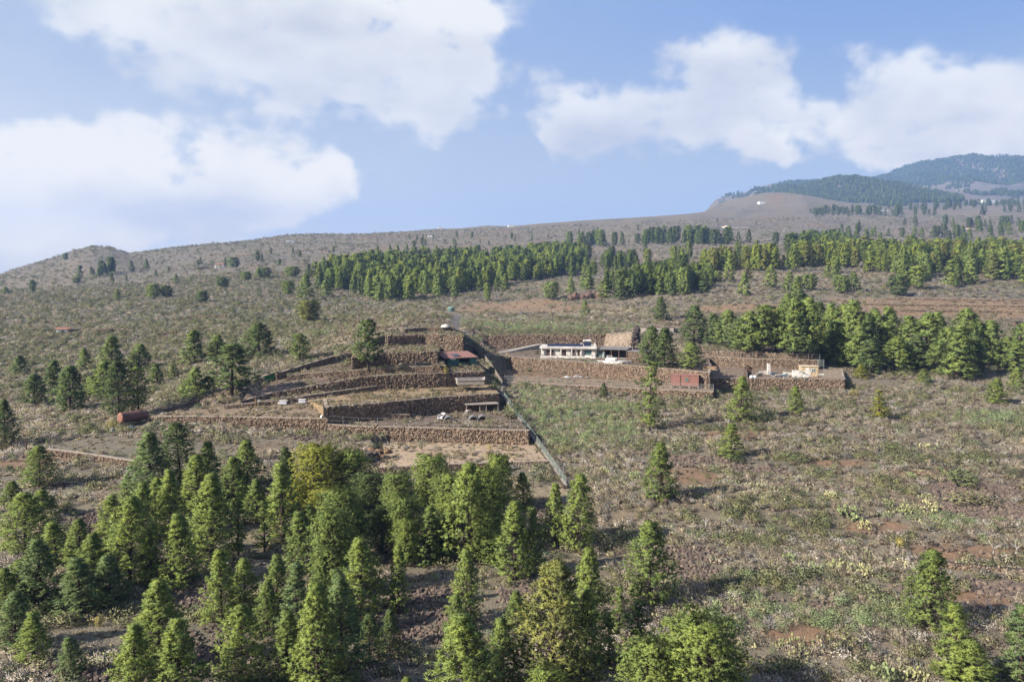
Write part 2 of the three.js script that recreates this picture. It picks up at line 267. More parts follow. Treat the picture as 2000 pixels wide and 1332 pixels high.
const zLeft = [[120, 640, 90, 130], [330, 620, 90, 130], [520, 600, 80, 120], [200, 580, 200, 180], [60, 700, 60, 60]].map((q) => zone(...q));
const road = [[888, 646], [884, 636], [890, 626], [896, 618], [888, 612], [868, 608]].map(([u, v]) => at(u, v));
const segDist = (x, z, L) => { let m = 1e9; for (let i = 0; i < L.length - 1; i++) { const a = L[i], b = L[i + 1], dx = b.x - a.x, dz = b.z - a.z, t = clamp(((x - a.x) * dx + (z - a.z) * dz) / (dx * dx + dz * dz)); m = Math.min(m, Math.hypot(x - a.x - t * dx, z - a.z - t * dz)); } return m; };
function cover(x, z, d) {                                           // what grows or lies bare here: shares 0..1
  const o = { red: 0, orange: 0, straw: 0, green: 0 };
  for (const Z of zRed) o.red = Math.max(o.red, inZone(Z, x, z));
  for (const Z of zOrange) o.orange = Math.max(o.orange, inZone(Z, x, z));
  for (const Z of zStraw) o.straw = Math.max(o.straw, inZone(Z, x, z));
  for (const Z of zGreen) o.green = Math.max(o.green, inZone(Z, x, z));
  return o;
}
const mixc = (c, r, g, b, k) => { c[0] = lerp(c[0], r, k); c[1] = lerp(c[1], g, k); c[2] = lerp(c[2], b, k); };
function groundColor(x, z, d, c) {
  const s = 14 + d * 0.03, p = fbm(x / s, z / s, 4, 21), q = fbm(x / (s * 3.1), z / (s * 2.2), 3, 27), e = fbm(x / 2.6, z / 2.6, 2, 30);
  c[0] = 0.170; c[1] = 0.141; c[2] = 0.096;
  mixc(c, 0.20, 0.118, 0.07, sstep(0.1, 0.42, p) * 0.5);
  mixc(c, 0.19, 0.155, 0.095, sstep(0.05, 0.4, q) * 0.55);
  mixc(c, 0.085, 0.082, 0.048, sstep(0.04, 0.36, -p) * 0.5);
  mixc(c, 0.10, 0.088, 0.08, sstep(0.1, 0.4, -q) * 0.4);
  const o = cover(x, z, d), w = p * 0.35 + e * 0.2;
  mixc(c, 0.215, 0.118, 0.062, sstep(0.25, 0.6, o.red + w) * 0.75);
  mixc(c, 0.27, 0.165, 0.085, sstep(0.2, 0.55, o.orange + w) * 0.75);
  mixc(c, 0.27, 0.215, 0.13, sstep(0.25, 0.6, o.straw + w) * 0.75);
  mixc(c, 0.10, 0.105, 0.048, sstep(0.25, 0.6, o.green + w) * 0.6);
  for (const Z of zLeft) { const k = inZone(Z, x, z); if (k > 0) mixc(c, 0.115, 0.108, 0.075, sstep(0.1, 0.35, k + w) * 0.7); }
  if (d > 200 && d < 400) mixc(c, 0.12, 0.105, 0.095, (1 - sstep(1.2, 2.0, segDist(x, z, road))) * 0.8);
  const v = 1 + e * 0.25; c[0] *= v * 1.25; c[1] *= v * 1.25; c[2] *= v * 1.25;
}
{
  const angles = []; for (let i = 0; i <= 60; i++) angles.push(lerp(-1.25, -0.83, i / 60)); for (let i = 1; i <= 680; i++) angles.push(lerp(-0.83, 0.83, i / 680)); for (let i = 1; i <= 60; i++) angles.push(lerp(0.83, 1.25, i / 60));
  const rings = (from, to, n) => Array.from({ length: n + 1 }, (_, i) => from * Math.pow(to / from, i / n));
  const build = (name, ds, map, bump, k, bs) => {
    const A = angles.length, pos = new Float32Array(A * ds.length * 3), col = new Float32Array(pos.length), uv = new Float32Array(A * ds.length * 2), idx = new Uint32Array((A - 1) * (ds.length - 1) * 6), c = [0, 0, 0]; let o = 0;
    ds.forEach((d, j) => angles.forEach((a, i) => { const n = j * A + i, x = a * d, z = -d; pos[n * 3] = x; pos[n * 3 + 1] = land(x, z); pos[n * 3 + 2] = z; groundColor(x, z, d, c); col.set(c, n * 3); uv[n * 2] = x; uv[n * 2 + 1] = z; }));
    for (let j = 0; j < ds.length - 1; j++) for (let i = 0; i < A - 1; i++) { const n = j * A + i; idx.set([n, n + 1, n + A, n + 1, n + A + 1, n + A], o); o += 6; }
    const g = new THREE.BufferGeometry(); g.setAttribute('position', new THREE.BufferAttribute(pos, 3)); g.setAttribute('color', new THREE.BufferAttribute(col, 3)); g.setAttribute('uv', new THREE.BufferAttribute(uv, 2)); g.setIndex(new THREE.BufferAttribute(idx, 1)); g.computeVertexNormals();
    const m = shadows(new THREE.Mesh(g, new THREE.MeshStandardMaterial({ vertexColors: true, roughness: 1, map: rep(map, k), bumpMap: rep(bump, k), bumpScale: bs }))); m.name = name; scene.add(m); tag(m, null, null, null, 'structure');
  };
  build('ground', [4, 12, 22, 32, ...rings(40, 330, 430)], soilMap, soilBump, 0.13, 0.22);
  build('hillside', rings(330, 2600, 230), scrubMap, soilBump, 0.021, 0.35);
  build('mountain', rings(2600, 7600, 130), scrubMap, soilBump, 0.006, 3);
}

// ---------------------------------------------------------------- leaves: loose triangles turned outwards
class Leaves {
  constructor() { this.p = []; this.n = []; this.c = []; }
  tri(a, b, c, n, col) {
    const e1 = b.clone().sub(a), e2 = c.clone().sub(a);
    const q = e1.cross(e2).dot(n) >= 0 ? [a, b, c] : [a, c, b];
    for (const v of q) { this.p.push(v.x, v.y, v.z); this.n.push(n.x, n.y, n.z); this.c.push(...col); }
  }
  blade(base, dir, len, width, n, col, side) { const s = side.clone().multiplyScalar(width / 2); this.tri(base.clone().add(s), base.clone().sub(s), base.clone().addScaledVector(dir, len), n, col); }
  geo() { const g = new THREE.BufferGeometry(); g.setAttribute('position', new THREE.Float32BufferAttribute(this.p, 3)); g.setAttribute('normal', new THREE.Float32BufferAttribute(this.n, 3)); g.setAttribute('color', new THREE.Float32BufferAttribute(this.c, 3)); return g; }
}
const V = (x, y, z) => new THREE.Vector3(x, y, z), UP = V(0, 1, 0);
const rdir = (R) => { const y = R() * 2 - 1, a = R() * 6.2832, s = Math.sqrt(1 - y * y); return V(Math.cos(a) * s, y, Math.sin(a) * s); };
function limb(a, b, r0, r1, seg = 5) { const d = b.clone().sub(a), g = new THREE.CylinderGeometry(r1, r0, d.length(), seg, 1, true); g.applyQuaternion(new THREE.Quaternion().setFromUnitVectors(UP, d.clone().normalize())); const m = a.clone().add(b).multiplyScalar(0.5); return g.translate(m.x, m.y, m.z); }

// A pine of nominal height 10: shape(t) is the reach of its boughs at height t; kinds differ in outline, density and openness.
const PINES = {
  cone: { reach: (t) => 2.4 * Math.pow(1 - t, 0.8) * (0.86 + 0.14 * sstep(0, 0.16, t)), from: 0.025, rise: 0.38, open: 1 },
  slim: { reach: (t) => 1.6 * Math.pow(1 - t, 0.68) * (0.85 + 0.15 * sstep(0, 0.2, t)), from: 0.02, rise: 0.5, open: 1 },
  broad: { reach: (t) => 2.9 * Math.pow(1 - t, 0.68) * (0.7 + 0.3 * sstep(0.03, 0.25, t)), from: 0.06, rise: 0.3, open: 1.15 },
  dome: { reach: (t) => 3.0 * Math.sqrt(Math.max(0, 1 - ((t - 0.5) / 0.52) ** 2)), from: 0.1, rise: 0.35, open: 0.9 },
  layered: { reach: (t) => 2.7 * Math.pow(1 - t, 0.45) * (0.55 + 0.45 * Math.abs(Math.sin(t * 13))) * (0.6 + 0.4 * sstep(0.1, 0.35, t)), from: 0.18, rise: 0.22, open: 1.5 },
  ragged: { reach: (t) => 2.0 * Math.pow(1 - t, 0.5) * (0.65 + 0.35 * Math.sin(t * 21 + 1)), from: 0.08, rise: 0.3, open: 1.4 },
};
function pineGeometry(kind, seed, lod) {
  const K = PINES[kind], R = rng(seed), L = new Leaves(), wood = [], bend = V((R() - 0.5) * 0.5, 0, (R() - 0.5) * 0.5);
  const axis = (t) => V(bend.x * t * t, t * 10, bend.z * t * t), rt = 0.17;
  for (let i = 0; i < 4; i++) wood.push(limb(axis(i / 4), axis((i + 1) / 4 - (i === 3 ? 0.04 : 0)), rt * (1 - i / 4.4), rt * (1 - (i + 1) / 4.4), lod > 1 ? 4 : 7));
  const [nB, nT, nK, len, wid] = [[132, 9, 13, 0.36, 0.082], [84, 6, 9, 0.58, 0.19], [50, 4, 8, 0.78, 0.36]][lod];
  let mean = 0; for (let i = 0; i < 20; i++) mean += K.reach(lerp(K.from, 0.97, i / 19)) / 20;
  const boughs = Math.round(nB / K.open * Math.pow(mean / 1.45, 1.2));
  for (let i = 0; i < boughs; i++) {
    const t = K.from + (1 - K.from) * Math.pow((i + R() * 0.8) / boughs, 1.12), az = i * 2.39996 + (R() - 0.5) * 0.9;
    const reach = Math.max(0.22, K.reach(Math.min(t, 0.985)) * (0.66 + R() * 0.46));
    const rise = K.rise * (0.5 + R()) + t * 0.55, out = V(Math.cos(az), rise, Math.sin(az)), c0 = axis(Math.min(t, 0.97));
    const tip = c0.clone().addScaledVector(out, reach);
    if (reach > 0.6 && lod < 2) wood.push(limb(c0, c0.clone().lerp(tip, 0.85), 0.05, 0.015, 3));
    const hue = R();
    for (let k = 0; k < nT; k++) {
      const s = nT === 1 ? 1 : lerp(0.38, 1.02, Math.sqrt((k + R() * 0.7) / nT)), puff = 0.15 * reach * (1.05 - 0.35 * s) + 0.14;
      const c = c0.clone().lerp(tip, s).add(rdir(R).multiplyScalar(puff)); c.y += 0.10 * reach * s;
      const ax = axis(clamp(c.y / 10)), outN = c.clone().sub(ax); outN.y = outN.y * 0.3 + 0.45 * outN.length(); outN.normalize();
      const tone = 0.76 + R() * 0.42;
      const col = [(0.90 + 0.30 * hue) * tone, (0.94 + 0.18 * hue) * tone, (0.90 - 0.04 * hue) * tone];
      for (let b = 0; b < nK; b++) {
        const d = rdir(R).addScaledVector(outN, 0.6); d.y += 0.3; d.normalize();
        const side = rdir(R).cross(d).normalize(), n = outN.clone().multiplyScalar(0.7).addScaledVector(d, 0.42).normalize();
        L.blade(c.clone().addScaledVector(d, -0.08), d, len * (0.65 + R() * 0.6), wid * (0.8 + R() * 0.5), n, col, side);
      }
    }
  }
  const w = mergeGeometries(wood.map((g) => g.toNonIndexed()));
  return { crown: L.geo(), trunk: w };
}
const needle = (r, g, b) => new THREE.MeshPhysicalMaterial({ color: rgb(r, g, b), vertexColors: true, roughness: 1, specularIntensity: 0.15, transmission: 0.3, thickness: 0 });
const NEEDLES = { bright: needle(0.225, 0.285, 0.090), yellow: needle(0.310, 0.325, 0.070), mid: needle(0.185, 0.242, 0.084), dark: needle(0.118, 0.162, 0.070), blue: needle(0.165, 0.225, 0.104), olive: needle(0.235, 0.250, 0.092) };
const barkMat = new THREE.MeshStandardMaterial({ color: rgb(0.075, 0.055, 0.042), roughness: 1, map: rep(wearMap, 1) });
const pineCache = {};
function pineProto(kind, variant, lod) {
  const key = kind + variant + lod;
  return pineCache[key] ??= pineGeometry(kind, 1000 + kind.length * 77 + kind.charCodeAt(1) * 13 + variant * 31 + lod * 7, lod);
}
const KEYS = { c: 'cone', s: 'slim', b: 'broad', d: 'dome', l: 'layered', r: 'ragged' }, HUES = { B: 'bright', Y: 'yellow', M: 'mid', D: 'dark', U: 'blue', O: 'olive' };
let treeCount = 0;
function pine(p, h, w, kind, hue, lod, label, group) {
  const k = treeCount++, g = pineProto(kind, k % 4, lod), o = new THREE.Group(); o.name = numbered('pine_tree'); scene.add(o);
  const nominal = { cone: 4.7, slim: 3.2, broad: 5.6, dome: 6, layered: 5, ragged: 4 }[kind];
  o.position.copy(p); o.position.y -= 0.15; o.rotation.set(Math.sin(k * 5.3) * 0.035, k * 2.1, Math.sin(k * 3.7) * 0.04); o.scale.set(w / nominal, h / 10, w / nominal);
  part('trunk', g.trunk, barkMat, o); part('crown', g.crown, NEEDLES[hue], o);
  return tag(o, label, 'pine tree', group);
}
const LOOK = { cone: 'conical', slim: 'slender', broad: 'broad', dome: 'round-topped', layered: 'layered', ragged: 'ragged' }, TINT = { bright: 'bright green', yellow: 'yellow-green', mid: 'green', dark: 'dark green', blue: 'blue-green', olive: 'olive green' };
const ORD = ['first', 'second', 'third', 'fourth', 'fifth', 'sixth', 'seventh', 'eighth', 'ninth', 'tenth', 'eleventh', 'twelfth', 'thirteenth', 'fourteenth', 'fifteenth', 'sixteenth', 'seventeenth', 'eighteenth', 'nineteenth', 'twentieth', 'twenty-first', 'twenty-second', 'twenty-third', 'twenty-fourth', 'twenty-fifth', 'twenty-sixth', 'twenty-seventh', 'twenty-eighth', 'twenty-ninth', 'thirtieth'];
// each: (u of the trunk, row of the foot, row of the tip, width in picture pixels, kind, colour)
const parse = (text) => text.trim().split(/\s*;\s*/).filter(Boolean).map((s) => { const [u, b, t, w, k, ...more] = s.split(/\s+/); return { u: +u, b: +b, t: +t, w: +w, kind: KEYS[k[0]], hue: HUES[k[1]], label: more.join(' ') }; });
const GROVE = parse(`
77 952 871 66 bM; 21 984 939 46 cM; 47 1082 963 92 bB; 80 1012 954 60 cB; 109 1098 1016 54 sB; 82 1190 1050 88 cU; 41 1182 1090 78 bM; 28 1262 1155 74 cU; 65 1288 1192 52 sB;
158 1105 1012 62 cM; 180 1162 1042 74 cM; 156 1202 1087 78 cU; 216 1185 1083 74 cU; 214 1048 967 50 sB; 246 982 925 34 cM; 252 1150 971 100 bB; 294 988 843 92 cU; 352 965 825 84 lD; 334 1048 915 64 cB; 278 1062 941 62 cB;
407 965 862 60 cM; 387 1004 888 76 cB; 411 1104 926 92 cB; 355 1148 1001 72 cB; 297 1142 1038 50 cM; 484 994 860 76 cM; 455 1004 893 60 bM; 558 985 873 50 sD; 552 1058 903 66 sB; 622 992 880 80 dY; 686 985 888 62 dB; 582 1012 948 44 dY; 640 1034 960 62 dY;
465 1092 963 50 rM; 516 1078 978 42 rM; 590 1118 997 70 cM; 672 1098 967 70 dM; 433 1218 1072 66 cB; 477 1198 1091 64 cB; 470 1335 1180 92 bB; 310 1302 1132 104 cB; 345 1385 1211 92 cB; 262 1385 1215 80 cB; 540 1212 1080 64 cM; 580 1248 1095 58 sU; 620 1362 1135 96 cB; 627 1172 1085 48 cM; 660 1240 1110 70 cM;
704 1098 985 60 cB; 706 1204 1050 88 cB; 668 1338 1121 90 cU; 650 1160 1010 70 dM; 778 1034 933 56 dM; 843 1004 900 62 dB; 785 1094 980 60 dM; 834 1104 986 48 sM; 796 1106 1020 42 dB; 778 1198 1063 40 sB; 912 1096 905 100 bB; 976 1004 897 46 dB; 950 1060 925 70 dB; 880 1040 935 60 dB; 1022 994 922 44 cB; 1006 1132 975 76 cB; 1045 1124 990 44 sM;
1085 1068 945 50 cB; 1127 1078 926 72 bB; 909 1218 1072 62 cB; 1078 1338 1095 142 bO; 1145 1218 1065 70 cB; 1140 1330 1150 70 cM; 909 1396 1196 130 cB; 984 1344 1207 72 cM; 1269 1402 1263 88 dB; 1368 1392 1218 122 dB; 796 1392 1316 44 cB; 1070 1402 1308 60 dB; 1209 1236 1143 44 rM; 1243 1290 1172 70 rD; 721 1300 1200 60 bD; 890 1245 1160 44 cM; 560 1330 1190 70 cM; 520 1240 1130 52 cM; 140 1320 1240 50 cU; 10 1200 1110 60 bM; 760 1270 1190 44 cD;
1425 1362 1285 48 cB; 390 1080 1000 50 cM; 310 1010 930 54 cB; 230 1120 1020 56 cM; 500 1020 935 50 cM; 605 1060 985 50 cM; 745 1080 1000 50 dD; 720 1010 930 60 dD; 860 1090 1010 50 dD; 1010 1230 1150 50 cM; 960 1100 1040 60 dM; 1190 1300 1200 60 rM`);
const SINGLES = parse(`
1269 1182 1016 92 bM bushy green pine alone right of the lower grove;
1290 978 862 64 cM lone pine in open scrub straight below the red metal cabin;
1816 1232 1070 84 bM tall bushy pine alone among prickly pears in the lower right scrub;
1865 1338 1175 54 sB thin pine at the bottom right, behind its shorter twin;
1900 1352 1245 62 sB shorter bushy pine at the bottom right, in front of its thin twin;
1996 1345 1185 54 sU pine cut by the right edge of the photo at its bottom;
1428 896 827 40 sB small upright pine in scrub below the stone yard wall, shrub at its foot;
1267 843 705 56 rM tall thin pine in front of the house terrace, left of the red cabin;
1446 824 735 50 cB conical bright pine just below the stone wall of the builder's yard;
1554 808 753 34 cB small conical pine below the yard wall under the cream cabin;
1945 790 738 34 cB small pine alone in the scrub near the right edge;
1985 762 718 28 cB small pale pine at the right edge above a lone pine;
1682 738 712 26 cY tiny yellow-green pine on bare soil right of the wooden yard fence;
1805 750 720 26 cB small bushy sapling on bare soil below the right-hand pine stand;
1718 820 762 34 rY thin yellowish sapling in scrub right of the yard's end wall;
719 730 625 56 lD tall open pine on the terraces left of the red-roofed shed;
605 630 590 34 dO round olive pine on the slope above the terraces;
1180 778 748 14 sD young dark pine at the foot of the fenced stone wall;
66 792 730 44 bD squat dark pine leftmost of the row beside the tank field;
37 733 694 30 cU blue-green pine at the far left above the dark row;
105 772 704 40 cD dark conical pine behind the second tree of the left row;
136 803 716 56 bD spreading dark pine second in the left row beside the tank field;
217 730 657 36 sM tall slim pine above the cluster left of the rusty tank;
201 774 706 48 cM green pine at the back of the cluster left of the rusty tank;
232 815 706 64 bD large dark pine just behind the rusty tank;
270 810 717 50 lM layered pine directly above the rusty tank;
270 722 672 44 cM pale pine higher up behind the rusty tank cluster;
306 750 710 22 sM small pine on pale bare ground right of the tank cluster;
380 712 645 34 sM slim tall pine on the slope above the lower left fence;
425 700 654 40 cM dark pine on the slope right of a slim tall pine;
505 700 630 62 bD big dark pine high on the slope above the green water tank;
452 776 673 90 lD huge spreading pine at the corner by the green water tank;
382 780 717 44 cM yellowish pine left of the huge spreading pine;
405 772 735 40 bM low pine tucked beside the huge spreading pine;
585 707 652 40 lM small open pine above the long boundary wall;
8 870 780 48 cD dark pine cut by the left edge beside the tank field;
165 724 680 26 cM slender pine on the left hillside above the cluster;
180 772 735 40 bM low bushy pine at the left of the tank cluster;
360 770 742 30 cM low pine by the lower left boundary fence;
340 738 712 26 rM thin pine in the hollow left of the huge pine;
1356 670 597 52 bD dark bushy pine on the bank behind the house, right of its stone wall;
1291 627 580 30 cD dark conical pine on the field edge above the concrete tank;
1272 714 638 52 bD large dark pine right next to the house, left of a pair;
1297 718 641 52 cD dark pine right of its twin beside the house;
1351 721 668 52 bM bushy pine on the house terrace above the red cabin;
1396 674 612 38 cD leftmost pine of the grove behind the builder's yard;
1419 678 606 50 bM second pine from the left in the grove behind the yard;
1460 692 608 58 bM third pine from the left in the grove behind the yard;
1490 695 596 54 lM tall open pine fourth from the left in the yard grove;
1516 688 602 48 lO olive pine in the middle of the yard grove;
1550 694 584 60 bM tall pine above the white pillar in the yard grove;
1578 692 582 56 bB bright pine above the cream cabin in the yard grove;
1604 705 630 58 bO olive pine in front of the yard grove, above the cream cabin;
1645 712 596 72 bM tall bushy pine at the yard corner, right of the cream cabin;
1668 716 588 64 cM tallest pine at the right end of the yard grove;
1692 718 612 52 bD dark pine behind the right end of the yard grove;
1713 694 604 50 bM pine at the back, first right of the yard grove;
1741 692 600 50 cM pine at the back, second right of the yard grove;
1752 726 658 58 bB bright bushy pine in front of the right-hand stand;
1808 720 612 66 bM broad pine left in the right-hand stand;
1829 708 610 50 cM pine at the back of the right-hand stand;
1870 742 636 60 cM pine in front, middle of the right-hand stand;
1885 718 604 60 bM tall pine in the middle of the right-hand stand;
1909 704 628 50 bB pale pine behind the right-hand stand;
1965 720 658 46 bM pine right of the right-hand stand, standing clear;
1995 695 632 44 bM pine cut by the right edge above the standing-clear pine;
1440 684 622 46 bD dark pine filling the gap between second and third grove pines;
1475 686 614 50 bM pine behind the third and fourth grove pines;
1532 690 600 54 bM pine behind the white pillar, between two grove pines;
1566 696 628 50 cD dark low pine in front of the grove, left of the cream cabin;
1622 706 604 56 bM pine behind the olive pine at the cream cabin;
1632 714 650 46 cB low bright pine in front of the yard corner;
1680 722 640 54 bM low pine at the foot of the tallest pine;
1700 730 664 48 bD dark low pine right of the tallest pine's foot;
1728 712 630 56 bM pine between the yard grove and the right-hand stand;
1775 716 618 54 cM pine left of the broad pine in the right-hand stand;
1790 724 656 50 bD low dark pine at the foot of the broad right-hand pine;
1846 732 640 58 bM pine left of the tall middle pine of the right-hand stand;
1895 736 650 54 bD low dark pine at the right of the stand's front;
1930 716 626 52 bM pine between the right-hand stand and the clear pine;
1985 728 664 44 cM low pine beside the right edge, below the cut pine;
1506 672 598 46 cD dark pine high at the back of the yard grove;
1535 660 575 44 cM slim pine at the very back of the yard grove;
1600 676 590 50 bD dark pine at the back, above the olive pine;
1625 690 594 48 cM pine at the back, left of the yard corner pine;
1555 600 540 30 cM pine behind the yard grove, its upper half showing;
1559 640 568 50 bD dark tall pine rising at the back of the yard grove;
1454 578 534 22 cB small conical pine, left of two, in the pale field;
1507 562 518 24 cB conical pine in the pale field left of the stone hut;
1401 552 532 16 dB little round pine left in the pale field;
1541 571 531 22 cM pine in the pale field beside the low dark hut;
1580 568 538 24 dM dark round pine right of the low dark hut;
1335 572 528 26 dM round pine left of its twin at the field's left end;
1363 564 532 26 dM round pine right of its twin at the field's left end;
1617 543 519 16 cB small pale pine at the top of the pale field;
1646 573 541 24 dM round pine, left of a pair, in the middle of the field;
1669 571 531 22 cM conical pine, right of a pair, in the middle of the field;
1755 578 542 30 dD dark round pine below the right-hand forest;
1769 562 530 20 cM slim pine just behind a dark round pine below the forest;
1792 564 524 26 dB bright round pine below the right-hand forest;
1863 561 534 18 cB small pine under the edge of the right-hand forest;
1884 557 527 22 cM pine under the edge of the right-hand forest, near a small one;
1076 586 554 24 dM round pine alone on the grassy slope above the orange soil;
1145 566 540 22 dM small round pine on top of the rock outcrop;
1143 616 588 18 cM small conical pine on the green slope above the house;
1185 582 546 26 sB bright slim pine right of the rock outcrop;
1212 586 548 26 cD dark pine right of the rock outcrop, second beside it;
229 587 565 12 sM little pine far up the left slope, alone;
298 584 558 20 dM round pine far up the left slope, left of a pair;
324 581 560 18 dD dark round pine far up the left slope, right of a pair;
395 591 570 18 dD dark round pine on the left slope, beside a tiny one;
434 562 543 20 dD round pine alone on the upper left slope;
480 548 532 16 dM small pine on the upper left slope, left of a pair;
504 543 522 14 cM slim pine on the upper left slope, left in a pair;
517 543 524 18 dD round pine on the upper left slope, right in a pair;
562 577 551 20 dM pine left of the dense forest, leftmost of four;
597 586 536 28 cM tall pine left of the dense forest;
625 567 532 20 cD dark pine at the left tip of the dense forest;
637 580 548 22 cM pine before the left tip of the dense forest;
616 541 511 24 cM pine above the left tip of the dense forest;
570 541 522 22 dM low pine left above the dense forest;
455 524 504 18 dU bluish pine beside the far white cottage;
343 551 536 12 cM tiny pine below the far white cottage;
149 554 543 12 dU bluish round pine at the foot of the left hill;
10 574 560 14 cM little pine near the left edge of the slope;
126 508 496 8 dU single tree standing on the left hill's skyline`);
{
  const bands = [[0, 'back row of the lower grove', 1000], [1000, 'second row of the lower grove', 1060], [1060, 'third row of the lower grove', 1110], [1110, 'fourth row of the lower grove', 1205], [1205, 'fifth row of the lower grove', 1305], [1305, 'front row of the lower grove', 1500]];
  for (const [lo, words, hi] of bands) GROVE.filter((t) => t.b >= lo && t.b < hi).sort((a, b) => a.u - b.u).forEach((t, i) => { t.label = `${TINT[t.hue]} ${LOOK[t.kind]} pine, ${ORD[i]} from the left in the ${words}`; t.group = 'pines of the lower grove'; });
  for (const t of [...GROVE, ...SINGLES]) {
    const p = t.b > 1332 ? at(t.u, t.b) : at(t.u, t.b), h = above(p, t.t), w = widthAt(p, t.w) * (t.group ? 1.24 : t.u > 1380 && t.b > 660 && t.b < 750 ? 1.32 : t.kind === 'ragged' || t.kind === 'slim' ? 1.5 : 1.3), d = -p.z;
    pine(p, h, w, t.kind, t.hue, d < 150 ? 0 : d < 330 ? 1 : 2, t.label, t.group || 'pines standing in the open');
  }
}

// ---------------------------------------------------------------- forests: the trees of the front edges one by one, the mass behind as one wood
{
  const R = rng(77);
  const inPoly = (u, v, P) => { let c = false; for (let i = 0, j = P.length - 1; i < P.length; j = i++) if ((P[i][1] > v) !== (P[j][1] > v) && u < (P[j][0] - P[i][0]) * (v - P[i][1]) / (P[j][1] - P[i][1]) + P[i][0]) c = !c; return c; };
  // outline of the ground each wood stands on, tree height in metres, colours, spacing in metres
  const WOODS = [
    ['middle', [[640, 532], [700, 520], [800, 516], [900, 512], [1000, 505], [1060, 498], [1125, 492], [1140, 515], [1130, 532], [1060, 543], [1000, 552], [900, 570], [800, 587], [745, 589], [690, 576], [650, 570]], [12, 17], ['mid', 'mid', 'bright', 'dark'], 7.0, 'pines in the dense wood left of the rock outcrop'],
    ['right', [[1360, 528], [1430, 520], [1500, 520], [1560, 518], [1600, 505], [1640, 498], [1720, 500], [1800, 500], [1900, 498], [2010, 490], [2010, 560], [1950, 554], [1890, 552], [1800, 548], [1740, 538], [1690, 530], [1640, 524], [1560, 524], [1480, 530], [1360, 536]], [13, 18], ['mid', 'bright', 'mid', 'olive', 'bright'], 7.6, 'pines in the long wood on the right hillside'],
    ['patch', [[1205, 560], [1240, 548], [1300, 545], [1380, 548], [1385, 566], [1330, 578], [1260, 584], [1215, 584]], [11, 15], ['dark', 'mid', 'dark'], 6.2, 'pines in the small wood right of the rock outcrop'],
    ['band', [[1115, 474], [1200, 472], [1300, 470], [1400, 470], [1490, 474], [1490, 480], [1400, 478], [1250, 480], [1130, 484]], [18, 25], ['dark', 'mid', 'dark'], 13, 'pines in the thin dark line on the upper slope'],
    ['knot', [[1545, 500], [1560, 478], [1620, 476], [1640, 495], [1600, 506]], [15, 19], ['dark', 'mid'], 9, 'pines in the knot behind the right wood'],
    ['gully', [[1170, 520], [1180, 510], [1235, 516], [1240, 530], [1190, 532]], [13, 16], ['dark', 'dark', 'mid'], 9, 'dark pines in the burnt gully above the small wood'],
    ['hill', [[170, 540], [200, 533], [280, 522], [286, 527], [230, 536], [175, 545]], [12, 17], ['blue', 'dark'], 11, 'pines in the row below the left hill'],
    ['slope', [[1500, 470], [1700, 445], [2000, 430], [2000, 470], [1700, 478], [1560, 484]], [14, 19], ['blue', 'mid', 'dark'], 38, 'pines thinly spread on the far right slope'],
    ['high', [[1580, 415], [1700, 408], [2000, 398], [2000, 416], [1700, 424], [1600, 424]], [15, 22], ['blue', 'dark'], 36, 'pines on the plateau under the mountain'],
    ['left', [[0, 600], [60, 560], [400, 500], [800, 462], [1400, 432], [1500, 440], [1150, 470], [640, 500], [300, 560], [100, 610]], [7, 12], ['dark', 'blue'], 62, 'small pines scattered over the hillside'],
  ];
  const edge = [], mass = [];
  for (const [key, P, [h0, h1], hues, gap, words] of WOODS) {
    const pts = P.map(([u, v]) => at(u, v)), xs = pts.map((p) => p.x), zs = pts.map((p) => p.z), poly = pts.map((p) => [p.x, p.z]);
    const x0 = Math.min(...xs), x1 = Math.max(...xs), z0 = Math.min(...zs), z1 = Math.max(...zs), list = [];
    for (let z = z1; z > z0; z -= gap) for (let x = x0; x < x1; x += gap) {
      const px = x + (R() - 0.5) * gap * 1.7, pz = z + (R() - 0.5) * gap * 1.7, wob = gap * 2.6;
      if (!inPoly(px + fbm(px / 24, pz / 24, 3, 53) * wob, pz + fbm(px / 24, pz / 24, 3, 54) * wob, poly) && !(gap < 20 && R() < 0.05)) continue;
      if (gap < 20 && fbm(px / 38, pz / 38, 3, 51) < (key === 'band' ? 0.02 : -0.17) + R() * 0.1) continue;
      if (gap > 20 && fbm(px / 160, pz / 160, 2, 52) < -0.02) continue;
      list.push({ x: px, z: pz, h: lerp(h0, h1, R()) * (R() < 0.25 ? 0.55 + R() * 0.35 : 1), hue: hues[Math.floor(R() * hues.length)], q: R(), words, key });
    }
    list.forEach((t) => { const y = landRaw(t.x, t.z), [u, v] = project(t.x, y, t.z); t.y = y; t.u = u; t.v = v; t.d = -t.z; });
    const near = { middle: 38, right: 40, patch: 16 }[key] || 0;
    list.sort((a, b) => a.d - b.d + (fbm(a.x / 30, 0, 1, 3) - fbm(b.x / 30, 0, 1, 3)) * 10);
    const seen = list.filter((t) => t.u > -10 && t.u < 2010);
    seen.forEach((t, i) => (i < near ? edge : mass).push(t));
  }
  const place = {}, nth = (n) => n + (n % 10 === 1 && n !== 11 ? 'st' : n % 10 === 2 && n !== 12 ? 'nd' : n % 10 === 3 && n !== 13 ? 'rd' : 'th');
  for (const t of edge.sort((a, b) => a.u - b.u)) { const n = place[t.key] = (place[t.key] || 0) + 1, kind = ['cone', 'dome', 'broad', 'cone', 'slim'][Math.floor(t.q * 4.99)]; pine(V(t.x, t.y, t.z), t.h, t.h * lerp(0.42, 0.58, t.q), kind, t.hue, 2, `${TINT[t.hue]} ${LOOK[kind]} pine, ${nth(n)} from the left along the front of the ${t.words.replace(/^.*pines in the /, '').split(' ').slice(0, 2).join(' ')}`, t.words); }
  const FAR = [1, 2].map((k) => MOUNDS[k]);
